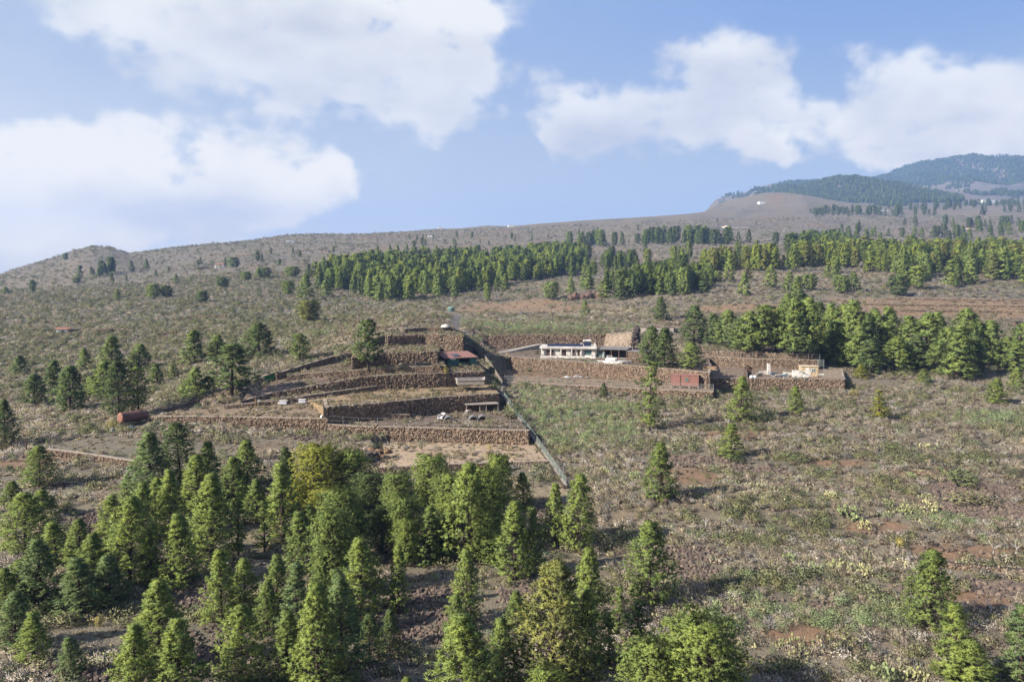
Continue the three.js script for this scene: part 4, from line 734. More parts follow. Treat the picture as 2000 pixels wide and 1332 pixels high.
const postMat = std(0.30, 0.29, 0.27), woodMat = std(0.22, 0.175, 0.13, { map: rep(wearMap, 1.5) }), wireMat = std(0.36, 0.36, 0.35, { metalness: 0.4, roughness: 0.6 });
function fence(name, label, pts, o = {}) {
  const root = new THREE.Group(); root.name = numbered(name); scene.add(root); root.position.copy(pts[0]);
  const { h = 1.9, gap = 3, net, panel, posts = true } = o, P = [];
  for (let i = 0; i < pts.length - 1; i++) { const n = Math.max(1, Math.round(pts[i].distanceTo(pts[i + 1]) / gap)); for (let k = 0; k < n; k++) P.push(pts[i].clone().lerp(pts[i + 1], k / n)); } P.push(pts[pts.length - 1].clone());
  const wires = [], R = rng(P.length * 17 + Math.round(h * 10));
  P.forEach((p, i) => {
    const q = p.clone().sub(root.position); if (posts) part('post', cyl(0.035, 0.04, h + 0.1, q.x, q.y + h / 2, q.z, 6), postMat, root);
    if (i === P.length - 1) return;
    const r = P[i + 1].clone().sub(root.position), d = r.clone().sub(q), len = Math.hypot(d.x, d.z), ry = Math.atan2(-d.z, d.x), m = q.clone().add(r).multiplyScalar(0.5), rz = Math.atan2(d.y, len);
    if (panel) { const slats = []; const n = Math.round(len / 0.16); for (let k = 0; k < n; k++) { const t = (k + 0.5) / n, hh = h * (0.94 + R() * 0.1); slats.push(bx(len / n * 0.92, hh, 0.03 + R() * 0.02, q.x + d.x * t, q.y + d.y * t + hh / 2, q.z + d.z * t, ry)); } part(panel.name, slats, panel.mat, root); }
    else if (net) part('net', bx(len, h - 0.1, 0.012, m.x, m.y + h / 2, m.z, ry, 0, rz), net, root);
    if (!panel) for (const y of [0.1, 0.5, 1]) wires.push(bx(len, 0.02, 0.02, m.x, m.y + h * y, m.z, ry, 0, rz));
  });
  if (wires.length) { const w = part('wire', wires, wireMat, root); tag(w, null, null, null, 'stuff'); }
  return tag(root, label, 'fence', o.group, 'thing');
}
const up = (p, y) => p.clone().setY(p.y + y), reedMat = std(0.235, 0.21, 0.18, { map: rep(wearMap, 2) }), greenNet = new THREE.MeshStandardMaterial({ color: rgb(0.2, 0.25, 0.22), roughness: 0.9, transparent: true, opacity: 0.2 }), greyNet = new THREE.MeshStandardMaterial({ color: rgb(0.28, 0.28, 0.26), roughness: 0.9, transparent: true, opacity: 0.07 });
fence('reed_fence', 'grey reed screen fence running down between red-roofed shed and house', seam.slice(0, 3), { h: 1.9, gap: 2.6, panel: { name: 'reed_panel', mat: reedMat } });
fence('net_fence', 'green netting fence running downhill between both properties', seam.slice(3).map((p) => up(p, 0.3)), { h: 1.5, gap: 2.8, net: greenNet });
fence('wire_fence', 'thin wire fence on top of the wall below the house', front('lower_right', 0, 3).map((p) => up(p, 0.2)), { h: 1.8, net: greyNet });
fence('wire_fence', 'thin wire fence on the wall above the orchard field', front('kennel', 0, 3).map((p) => up(p, 0.2)), { h: 1.7, gap: 3.4 });
fence('wire_fence', 'thin wire fence on the left boundary wall by the rusty tank', edgePts.slice(0, 4).map((p) => p.clone()), { h: 1.6, gap: 3.2, net: greyNet });
fence('wire_fence', 'thin wire fence on the wall behind the builder\'s yard', front('back', 0, 2).map((p) => up(p, 0.2)), { h: 1.7, gap: 3.4 });
fence('wire_fence', 'thin wire fence on the left part of the yard\'s front wall', [level(1388, 740, -20), level(1460, 740.3, -20)].map((p) => up(p, 0.2)), { h: 1.7, gap: 2.6 });
fence('board_fence', 'grey board fence at the right end of the builder\'s yard', [level(1612, 739.5, -20), level(1647, 740.6, -20)].map((p) => p.add(V(0, 0.1, -0.6))), { h: 2.3, gap: 1.5, panel: { name: 'board_panel', mat: std(0.27, 0.235, 0.20, { map: rep(wearMap, 2) }) } });
fence('rail_fence', 'low wooden rail along the edge of the house terrace', front('house', 0, 3).map((p) => up(p, 0.2)), { h: 0.9, gap: 2.2 });

// ---------------------------------------------------------------- buildings and yard things
function site(name, p, right, label, category, o = {}) {           // a group at the thing's base: x along its front, z towards the camera
  const g = new THREE.Group(); g.name = numbered(name); scene.add(g); g.position.copy(p);
  if (right) g.rotation.y = Math.atan2(-(right.z - p.z), right.x - p.x);
  g.userData.w = right ? Math.hypot(right.x - p.x, right.z - p.z) : 0; tag(g, label, category, o.group, o.kind); delete g.userData.w; return g;
}
const span = (a, b) => Math.hypot(b.x - a.x, b.z - a.z);
const white = std(0.72, 0.72, 0.70, { map: rep(wearMap, 0.12) }), cream = std(0.62, 0.50, 0.33, { map: rep(wearMap, 0.3) }), darkIn = std(0.035, 0.028, 0.025), brownDoor = std(0.10, 0.062, 0.045), concrete = std(0.40, 0.37, 0.33, { map: rep(wearMap, 0.5) }), solar = new THREE.MeshPhysicalMaterial({ color: rgb(0.02, 0.025, 0.05), roughness: 0.25, metalness: 0.3 }), glass = new THREE.MeshPhysicalMaterial({ color: rgb(0.10, 0.16, 0.16), roughness: 0.08, metalness: 0.2 }), rust = std(0.15, 0.072, 0.055, { map: rep(wearMap, 0.4), roughness: 0.7 }), redTin = std(0.36, 0.185, 0.155, { map: rep(wearMap, 0.5), roughness: 0.75 }), redRoof = std(0.30, 0.16, 0.135, { map: rep(wearMap, 0.4) }), greenPaint = std(0.02, 0.11, 0.045), tealPaint = std(0.05, 0.16, 0.15), greyRoof = std(0.22, 0.21, 0.21, { map: rep(wearMap, 0.4) }), timber = std(0.30, 0.17, 0.09, { map: rep(wearMap, 1) }), metal = std(0.5, 0.51, 0.52, { metalness: 0.6, roughness: 0.45 }), paleWood = std(0.45, 0.35, 0.24, { map: rep(wearMap, 1) }), blueTarp = std(0.06, 0.17, 0.26), stoneWallMat = std(0.22, 0.165, 0.12, { map: rep(wearMap, 0.6), bumpMap: rep(soilBump, 0.4), bumpScale: 0.2 });

{ // the white house
  const a = level(1057, 698.5, -17.5), b = level(1163, 699.5, -17.5), w = span(a, b), o = site('white_house', a, b, 'long white single-storey house with flat roof and solar panels on the terrace', 'house');
  const s = w / 106, D = 9;                                         // metres per picture pixel along the front
  part('foundation', bx(w + 0.6, 0.5, D + 2.6, w / 2, 0.0, -D / 2), white, o);
  // front wall: pieces between the openings, set back under the roof
  const zF = -0.45, open = [[10, 17, 0.25, 2.5], [19.5, 24.5, 0.25, 2.5], [39, 49, 0.25, 2.5], [58, 65.5, 0.25, 2.6], [71, 76, 0.25, 2.5], [84, 99, 0.85, 2.55]], H = 2.9, pieces = []; let x = 0;
  for (const [u0, u1, y0, y1] of open) { pieces.push([x, u0 * s, 0.25, H], [u0 * s, u1 * s, y1, H]); if (y0 > 0.3) pieces.push([u0 * s, u1 * s, 0.25, y0]); x = u1 * s; }
  pieces.push([x, w, 0.25, H]);
  part('front_wall', pieces.map(([x0, x1, y0, y1]) => bx(x1 - x0, y1 - y0, 0.25, (x0 + x1) / 2, (y0 + y1) / 2, zF)), white, o);
  part('side_wall', bx(0.25, H - 0.25, D - 0.7, 0.125, H / 2 + 0.12, -D / 2 - 0.28), white, o); part('side_wall', bx(0.25, H - 0.25, D - 0.7, w - 0.125, H / 2 + 0.12, -D / 2 - 0.28), white, o); part('back_wall', bx(w, H - 0.25, 0.25, w / 2, H / 2 + 0.12, -D - 0.2), white, o);
  open.forEach(([u0, u1, y0, y1], i) => { const c = (u0 + u1) / 2 * s, ww = (u1 - u0) * s; const d = part(i === 5 ? 'window' : 'door', bx(ww - 0.06, y1 - y0 - 0.05, 0.06, c, (y0 + y1) / 2, zF - 0.12), i === 5 ? glass : brownDoor, o); part('frame', [bx(0.07, y1 - y0, 0.08, c - ww / 2 + 0.04, (y0 + y1) / 2, zF - 0.06), bx(0.07, y1 - y0, 0.08, c + ww / 2 - 0.04, (y0 + y1) / 2, zF - 0.06)], i === 5 ? white : brownDoor, d); });
  for (const u of [1, 19, 39, 60]) part('porch_pillar', bx(0.3, H - 0.25, 0.3, u * s, H / 2 + 0.12, 0.35), white, o);
  part('side_screen', bx(0.22, 2.4, 0.6, 78.5 * s, 1.45, -0.02), white, o);
  part('porch_parapet', bx(w * 0.78, 0.42, 0.18, w * 0.39, 0.46, 0.85), white, o);
  const roof = part('roof', bx(w + 0.9, 0.62, D + 1.1, w / 2, H + 0.31, -D / 2 + 0.02), white, o);
  part('parapet', [bx(w + 0.9, 0.2, 0.2, w / 2, H + 0.72, -D - 0.35), bx(0.2, 0.2, D, w + 0.3, H + 0.72, -D / 2)], concrete, roof);
  for (let i = 0; i < 11; i++) part('solar_panel', bx(1.15, 0.05, 1.7, (15 + i * 6.3) * s, H + 1.0, -1.9, 0, 0.42), solar, o);
  part('chimney', bx(0.45, 1.2, 0.45, w - 0.2, H + 1.2, -1.2), white, o); part('antenna', [cyl(0.03, 0.03, 1.6, w * 0.54, H + 1.4, -4, 6), cyl(0.03, 0.03, 1.6, w * 0.63, H + 1.4, -4, 6)], metal, o);
  const h0 = site('solar_water_heater', a.clone().lerp(b, 0.875).add(V(0, H + 0.6, -3.2)), null, 'white water tank with blue solar collector on the roof of the white house', 'water heater');
  h0.rotation.y = o.rotation.y; part('collector', bx(2.3, 0.08, 1.8, 0, 0.75, 0.4, 0, 0.75), solar, h0); part('tank', new THREE.CapsuleGeometry(0.42, 2.0, 4, 12).rotateZ(Math.PI / 2).translate(0, 1.75, -0.35), white, h0); part('frame', [bx(0.07, 1.7, 0.07, -1, 0.8, -0.4), bx(0.07, 1.7, 0.07, 1, 0.8, -0.4), bx(2.2, 0.07, 0.07, 0, 0.1, 1)], metal, h0); part('cabinet', bx(0.8, 0.95, 0.8, -1.9, 0.5, -0.2), white, h0);
}
{ // pergola beside it
  const a = level(1164, 699, -17.5), b = level(1225, 701, -17.5), w = span(a, b), o = site('pergola', a, b, 'grey-roofed open pergola joined to the right end of the white house', 'pergola');
  part('roof', bx(w, 0.22, 7.2, w / 2, 3.0, -3.1, 0, 0.05), greyRoof, o); for (let i = 0; i <= 4; i++) part('post', bx(0.22, 2.9, 0.22, 0.15 + (w - 0.3) * i / 4, 1.45, 0.1), i === 0 ? white : brownDoor, o);
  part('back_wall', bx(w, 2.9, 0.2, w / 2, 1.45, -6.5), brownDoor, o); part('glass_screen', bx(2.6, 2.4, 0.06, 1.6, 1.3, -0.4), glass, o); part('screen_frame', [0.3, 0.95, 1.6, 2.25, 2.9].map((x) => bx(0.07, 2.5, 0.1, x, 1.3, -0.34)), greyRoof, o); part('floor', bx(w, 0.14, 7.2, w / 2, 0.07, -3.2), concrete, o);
}
{ // pool deck with garden furniture
  const a = level(1166, 707.5, -17.5), b = level(1216, 711, -17.5), w = span(a, b), o = site('pool_deck', a, b, 'white pool deck with dark blue pool in front of the pergola', 'pool deck');
  part('deck', [bx(w, 0.5, 1.4, w / 2, 0.25, -0.7), bx(1, 0.5, 5.2, w - 0.5, 0.25, -2.6), bx(w * 0.45, 0.5, 3.2, w * 0.74, 0.25, -3.3)], white, o); part('step', bx(w * 0.8, 0.25, 0.5, w * 0.5, 0.125, 0.26), white, o); part('pool', bx(w * 0.42, 0.3, 2.6, w * 0.22, 0.15, -2.8), new THREE.MeshPhysicalMaterial({ color: rgb(0.02, 0.07, 0.12), roughness: 0.06 }), o); part('pool_rim', [bx(w * 0.46, 0.36, 0.25, w * 0.23, 0.18, -4.2), bx(0.25, 0.36, 2.8, 0.05, 0.18, -2.8)], concrete, o);
  const sofa = site('garden_sofa', a.clone().lerp(b, 0.62).add(V(0, 0.5, -3)), null, 'pale garden sofa on the white pool deck', 'sofa'); sofa.rotation.y = o.rotation.y;
  part('seat', bx(3.4, 0.4, 0.9, 0, 0.3, 0), white, sofa); part('backrest', bx(3.4, 0.5, 0.22, 0, 0.65, -0.38), white, sofa); for (const x of [-1.1, 0, 1.1]) part('cushion', bx(0.95, 0.16, 0.7, x, 0.56, 0.08), std(0.55, 0.53, 0.5), sofa);
  const par = site('folded_parasol', a.clone().lerp(b, 0.34).add(V(0, 0.0, -4.6)), null, 'white folded parasol standing left of the garden sofa', 'parasol'); part('pole', cyl(0.05, 0.05, 2.6, 0, 1.3, 0, 8), metal, par); part('canopy', new THREE.LatheGeometry([[0.02, 2.75], [0.12, 2.5], [0.3, 1.5], [0.26, 1.1], [0.1, 0.95]].map(([x, y]) => new THREE.Vector2(x, y)).reverse(), 10), white, par); part('base', cyl(0.35, 0.4, 0.12, 0, 0.06, 0, 10), concrete, par);
  const tb = site('garden_table', a.clone().lerp(b, 0.6).add(V(0, 0.5, -5.4)), null, 'white high garden table behind the pale garden sofa', 'table'); part('tabletop', bx(1.6, 0.08, 0.9, 0, 1.25, 0), white, tb); for (const x of [-0.7, 0.7]) for (const z of [-0.35, 0.35]) part('leg', bx(0.08, 1.22, 0.08, x, 0.61, z), white, tb);
}
{ // stone annex
  const a = level(1226, 707, -17.5), b = level(1262, 709, -17.5), w = span(a, b), o = site('stone_annex', a, b, 'brown stone outbuilding with flat grey roof right of the pergola', 'outbuilding');
  part('wall', bx(w, 3.1, 6, w / 2, 1.55, -3), stoneWallMat, o); part('roof', bx(w + 0.3, 0.22, 6.3, w / 2, 3.21, -3), greyRoof, o); const d = part('door', bx(0.9, 1.2, 0.08, w * 0.34, 0.62, 0.02), brownDoor, o); part('lintel', bx(1.2, 0.16, 0.12, w * 0.34, 1.32, 0.03), copingMat, d);
  for (let i = 0; i < 60; i++) { if (i === 0) o.userData.R = rng(5); const R = o.userData.R; } delete o.userData.R;
  const R = rng(15), im = new THREE.InstancedMesh(rockGeos[1], stoneMat, 150), m = new THREE.Matrix4(), q = new THREE.Quaternion(); for (let i = 0; i < 150; i++) { let x = R() * w, y = R() * 3; if (Math.abs(x - w * 0.34) < 0.6 && y < 1.5) y = 1.6 + R() * 1.4; m.compose(V(x, y, 0.02), q.setFromEuler(new THREE.Euler(R(), R(), R() * 6)), V(0.45, 0.38, 0.32).multiplyScalar(0.7 + R() * 0.6)); im.setMatrixAt(i, m); const t = STONE_TONES.warm[i % 6]; im.setColorAt(i, rgb(...t)); } im.name = 'stones'; o.add(shadows(im)); tag(im, null, null, null, 'stuff');
}
{ // revetment and ruined tower behind the pergola
  const a = level(1178, 684, -17.5), b = level(1236, 685, -17.5), w = span(a, b), o = site('stone_revetment', a, b, 'pale sloping stone revetment rising behind the pergola', 'revetment', { kind: 'thing' });
  const g = new THREE.BufferGeometry(), T = 6.6, k = -4.5, P = [[0, 0, 0], [w, 0, 0], [w * 0.98, T, k], [w * 0.06, T - 1, k], [0, 0, -9], [w, 0, -9], [w * 0.98, T, -9], [w * 0.06, T - 1, -9]], f = [[0, 1, 2], [0, 2, 3], [1, 5, 6], [1, 6, 2], [4, 0, 3], [4, 3, 7], [3, 2, 6], [3, 6, 7], [5, 4, 7], [5, 7, 6]];
  g.setAttribute('position', new THREE.Float32BufferAttribute(f.flat().flatMap((i) => P[i]), 3)); g.computeVertexNormals(); part('core', metricUV(g), std(0.52, 0.43, 0.33, { map: rep(wearMap, 0.5), bumpMap: rep(soilBump, 0.4), bumpScale: 0.25 }), o);
  const R = rng(25), N = 420, im = new THREE.InstancedMesh(rockGeos[0], stoneMat, N), m = new THREE.Matrix4(), q = new THREE.Quaternion(); for (let i = 0; i < N; i++) { const s = R(), t = R(), x = lerp(w * 0.05 * t, w * (1 - 0.02 * t), s), y = t * (T - 1 + s) * 0.98, z = k * t; m.compose(V(x, y, z), q.setFromEuler(new THREE.Euler(R(), R(), R() * 6)), V(0.6, 0.5, 0.34).multiplyScalar(0.7 + R() * 0.6)); im.setMatrixAt(i, m); const c = STONE_TONES.pale[i % 5], kk = 1.25 + R() * 0.4; im.setColorAt(i, rgb(c[0] * kk, c[1] * kk, c[2] * kk)); } im.name = 'stones'; o.add(shadows(im)); tag(im, null, null, null, 'stuff');
  part('coping', bx(w * 0.94, 0.2, 0.6, w * 0.52, T - 0.42, k - 0.1, 0, 0, 0.07), copingMat, o);
  const p = level(1243, 672, -14.6), t = site('ruined_wall', p, null, 'dark ruined stone wall end right of the pale revetment', 'ruin', { kind: 'thing' }); const RR = rng(35), gs = []; for (let i = 0; i < 42; i++) gs.push(rockGeo(300 + i, 1.3, 1.1, 1.2).scale(1.5, 1.4, 1.4).translate((RR() - 0.5) * 2.2 * (1 - i / 70), i * 0.135, (RR() - 0.5) * 2)); part('rubble', gs, std(0.07, 0.055, 0.05, { map: rep(wearMap, 0.5) }), t).userData.kind = 'stuff'; part('slab', bx(1.2, 2.6, 1.2, 0.2, 5.2, 0), std(0.08, 0.06, 0.055), t);
}
{ // concrete tank on the slope
  const a = at(1252, 650), b = at(1316, 651), w = span(a, b), o = site('concrete_tank', a, b, 'low concrete water tank with white front and brown roof on the slope', 'water tank'); const h = above(a, 640.5);
  part('wall', [bx(w, h, 0.4, w / 2, h / 2, 0), bx(0.4, h, 9, 0.2, h / 2, -4.7), bx(0.4, h, 9, w - 0.2, h / 2, -4.7), bx(w, h, 0.4, w / 2, h / 2, -9.3)], std(0.48, 0.46, 0.43, { map: rep(wearMap, 0.4) }), o); part('roof', bx(w + 0.2, 0.3, 9.8, w / 2, h + 0.15, -4.7), std(0.17, 0.115, 0.085, { map: rep(wearMap, 0.3) }), o); part('hatch', bx(1.1, 0.35, 1.1, w * 0.7, h + 0.45, -3), concrete, o);
}
{ // red cabin
  const a = level(1311, 757.5, -21.4), b = level(1365, 759.5, -21.4), w = span(a, b), o = site('red_metal_cabin', a, b, 'red-brown metal cabin on short stilts under the house terrace wall', 'cabin'), h = 2.75, y0 = 0.45;
  [[0, 0.335, 0.2], [0.345, 0.675, 0], [0.68, 1, 0]].forEach(([x0, x1, dy]) => { const ww = (x1 - x0) * w, g = [bx(ww, h - 0.1, 0.08, (x0 + x1) / 2 * w, y0 + h / 2 + dy * 0.5, 0)]; for (let k = 0; k < 9; k++) g.push(bx(0.05, h - 0.12, 0.05, x0 * w + ww * (k + 0.5) / 9, y0 + h / 2 + dy * 0.5, 0.05)); part('wall_panel', g, redTin, o); });
  part('side_wall', [bx(0.08, h, 2.4, 0.04, y0 + h / 2, -1.2), bx(0.08, h, 2.4, w - 0.04, y0 + h / 2, -1.2), bx(w, h, 0.08, w / 2, y0 + h / 2, -2.4)], redTin, o); part('roof', bx(w + 0.1, 0.1, 2.6, w / 2, y0 + h + 0.08, -1.15, 0, 0.02), redTin, o);
  const wi = part('window', bx(0.8, 0.8, 0.06, w * 0.565, y0 + 1.75, 0.1), glass, o); part('frame', [bx(0.95, 0.07, 0.08, w * 0.565, y0 + 2.17, 0.11), bx(0.95, 0.07, 0.08, w * 0.565, y0 + 1.33, 0.11), bx(0.07, 0.8, 0.08, w * 0.565 - 0.44, y0 + 1.75, 0.11), bx(0.07, 0.8, 0.08, w * 0.565 + 0.44, y0 + 1.75, 0.11)], redTin, wi);
  for (const x of [0.05, w * 0.33, w * 0.66, w - 0.1]) part('stilt', bx(0.3, 0.5, 0.3, x, 0.22, -0.1), concrete, o); part('gutter', bx(0.1, h, 0.12, w * 0.338, y0 + h / 2, 0.1), brownDoor, o);
}
{ // cream cabin in the yard
  const a = level(1566, 735.5, -20), b = level(1598, 736, -20), w = span(a, b), o = site('cream_cabin', a, b, 'small cream cabin with white door and window in the builder\'s yard', 'cabin'), h = 2.7;
  part('wall', [bx(w, h, 0.12, w / 2, h / 2, 0), bx(0.12, h, 2.6, 0.06, h / 2, -1.4), bx(0.12, h, 2.6, w - 0.06, h / 2, -1.4), bx(w, h, 0.12, w / 2, h / 2, -2.75)], cream, o); part('roof', bx(w + 0.3, 0.14, 3.2, w / 2, h + 0.07, -1.35), std(0.62, 0.5, 0.33), o);
  part('door', bx(w * 0.33, 2.3, 0.06, w * 0.4, 1.2, 0.09), white, o); const wi = part('window', bx(0.95, 0.95, 0.06, w * 0.72, 1.75, 0.08), white, o); for (const s of [-1, 1]) part('pane', bx(0.33, 0.75, 0.03, w * 0.72 + s * 0.22, 1.75, 0.125), glass, wi);
}
{ // van, tarp shed, pillar, tanks and scrap in the yard
  const v = site('white_van', level(1551, 741, -20), level(1578, 741.5, -20), 'white flatbed van with box body parked before the cream cabin', 'van');
  part('box', bx(2.2, 1.75, 1.7, 1.0, 1.35, -0.9), white, v); const cab = part('cab', [bx(0.9, 0.95, 1.6, 2.6, 0.95, -0.9), bx(0.8, 0.6, 1.5, 2.5, 1.6, -0.9)], white, v); part('side_window', bx(0.5, 0.4, 0.04, 2.55, 1.65, -0.12), glass, cab); part('windscreen', bx(0.04, 0.45, 1.3, 2.92, 1.62, -0.9), glass, cab); part('hood', bx(0.6, 0.55, 1.5, 3.3, 0.78, -0.9), white, v);
  for (const x of [0.5, 3.1]) for (const z of [-0.12, -1.6]) { const t = part('wheel', new THREE.CylinderGeometry(0.34, 0.34, 0.24, 16).rotateX(Math.PI / 2).translate(x, 0.34, z), std(0.02, 0.02, 0.02), v); part('rim', new THREE.CylinderGeometry(0.18, 0.18, 0.26, 10).rotateX(Math.PI / 2).translate(x, 0.34, z), metal, t); } part('headlight', bx(0.05, 0.16, 0.3, 3.61, 0.85, -0.35), std(0.7, 0.7, 0.65), v);
  const pi = site('white_pillar', level(1502, 731, -20), null, 'tall white concrete pillar standing among the yard scrap', 'pillar', { kind: 'thing' }); part('shaft', bx(0.75, 3.0, 0.75, 0, 1.5, 0), white, pi); part('cap', bx(0.95, 0.14, 0.95, 0, 3.07, 0), concrete, pi);
  const sh = site('dark_shed', level(1459, 738.5, -20), level(1474, 738.5, -20), 'dark open shed with sloping sheet roof at the yard\'s left', 'shed'); part('side_wall', bx(0.1, 2.4, 2, 0.05, 1.2, -1), brownDoor, sh); part('back_wall', bx(2, 2.6, 0.1, 1, 1.3, -2), brownDoor, sh); part('roof', bx(2.2, 0.08, 2.3, 1.0, 2.85, -1, 0, 0, -0.55), std(0.10, 0.055, 0.045), sh); part('post', bx(0.1, 2.2, 0.1, 1.95, 1.1, 0), brownDoor, sh);
  for (const [u, words] of [[1468, 'left one of two pale round tanks by the dark shed'], [1475, 'right one of two pale round tanks by the dark shed']]) { const t = site('round_tank', level(u, 740, -20), null, words, 'tank', { group: 'pale round tanks in the yard' }); part('body', new THREE.SphereGeometry(0.5, 14, 10).scale(1, 0.95, 1).translate(0, 0.5, 0), std(0.62, 0.66, 0.7), t); part('lid', cyl(0.16, 0.16, 0.12, 0, 1.0, 0, 10), darkIn, t); }
  const R = rng(71), kinds = [['sheet_stack', 'grey metal sheets', metal], ['plank_stack', 'brown planks', paleWood], ['pipe_bundle', 'pale pipes', white], ['block_pile', 'concrete blocks', concrete]];
  const spots = [[1484, 734, 1, 'left of the white pillar'], [1492, 731, 2, 'close left of the white pillar'], [1512, 733, 0, 'close right of the white pillar'], [1521, 735, 3, 'right of the white pillar'], [1530, 737, 0, 'in the middle of the yard'], [1540, 733, 2, 'behind the white van'], [1518, 738, 2, 'by the front wall of the yard'], [1536, 740, 3, 'by the front wall left of the white van'], [1553, 731, 1, 'left of the cream cabin'], [1606, 736, 2, 'leaning right of the cream cabin'], [1610, 734, 1, 'at the board fence']];
  for (const [u, vv, k, where] of spots) { const [nm, wd, mt] = kinds[k], o = site(nm, level(u, vv, -20), null, `heap of ${wd} ${where}`, ['sheets', 'planks', 'pipes', 'blocks'][k], { group: 'building scrap in the yard' }); o.rotation.y = R() * 0.8 - 0.4; const pn = ['sheet', 'plank', 'pipe', 'block'][k]; for (let i = 0; i < 6; i++) part(pn, k === 2 ? new THREE.CylinderGeometry(0.08, 0.08, 2.6, 7).rotateZ(1.5708 + (R() - 0.5) * 0.3).translate((R() - 0.5) * 0.4, 0.15 + i * 0.13, (R() - 0.5) * 0.7) : bx(k === 3 ? 0.5 : 1.6 + R() * 0.8, k === 3 ? 0.3 : 0.08, k === 3 ? 0.35 : 0.7, k === 3 ? (i % 3) * 0.55 - 0.5 : (R() - 0.5) * 0.4, k === 3 ? 0.15 + Math.floor(i / 3) * 0.31 : 0.08 + i * 0.12, (R() - 0.5) * 0.3, R() * 0.5, 0, (R() - 0.5) * 0.25), i % 3 === 2 && k < 2 ? blueTarp : mt, o); }
  const ne = site('net_screen', level(1598, 726, -20), null, 'small green net screen on two posts behind the cream cabin', 'screen'); for (const x of [-0.1, 1.7]) part('post', cyl(0.04, 0.04, 3.6, x, 1.8, 0, 6), metal, ne); part('net', bx(1.7, 2, 0.02, 0.8, 2.5, 0), greenNet, ne);
  const ta = site('timber_stack', level(1374, 722, -17.5), level(1396, 723, -17.5), 'stack of reddish timber beams at the terrace corner above the red cabin', 'timber', { kind: 'thing' }); for (let i = 0; i < 9; i++) part('beam', bx(2.9 + R() * 0.5, 0.2, 0.24, 1.5 + R() * 0.2, 0.35 + Math.floor(i / 3) * 0.24, -0.2 - (i % 3) * 0.3, (R() - 0.5) * 0.12), i % 4 === 3 ? paleWood : timber, ta); part('pallet', bx(3.6, 0.18, 1.3, 1.7, 0.12, -0.5), paleWood, ta); part('upright', [bx(0.1, 1.5, 0.1, 3.3, 0.75, -0.1), bx(0.1, 1.5, 0.1, 3.7, 0.75, -0.1)], brownDoor, ta);
}
{ // red-roofed shed
  const a = level(866, 716, -16.8), b = level(930, 713, -16.8), w = span(a, b), o = site('red_roofed_shed', a, b, 'low green shed with faded red roof by the reed fence', 'shed'), D = 5.5;
  part('wall', [bx(w * 0.34, 2.1, 0.12, w * 0.30, 1.05, 0), bx(w * 0.2, 2.1, 0.12, w * 0.9, 1.05, 0), bx(0.12, 2.1, D, w * 0.13, 1.05, -D / 2), bx(0.12, 2.3, D, w - 0.06, 1.15, -D / 2), bx(w * 0.87, 2.4, 0.12, w * 0.565, 1.2, -D)], tealPaint, o); part('low_wall', bx(w * 0.35, 0.9, 0.1, w * 0.64, 0.45, 0.02), tealPaint, o);
  const r = part('roof', bx(w + 0.3, 0.14, D + 1.6, w / 2, 2.75, -D / 2 + 0.3, 0, 0.17), redRoof, o); part('sheet_rib', Array.from({ length: 14 }, (_, i) => bx(0.06, 0.07, D + 1.55, w * (i + 0.5) / 14, 2.85, -D / 2 + 0.3, 0, 0.17)), redRoof, r); part('ridge_trim', bx(w + 0.34, 0.16, 0.14, w / 2, 3.34, -D - 0.45), redRoof, r);
  for (const [i, j] of [[0, 0], [1, 0], [0, 1], [1, 1]]) part('solar_panel', bx(0.95, 0.06, 1.2, w * 0.36 + i * 1.05, 2.72 - j * -0.22, -0.6 - j * 1.3, 0, 0.17), solar, o); part('white_tank', bx(1.5, 0.5, 0.8, w * 0.25, 2.0, 0.6), white, o);
}
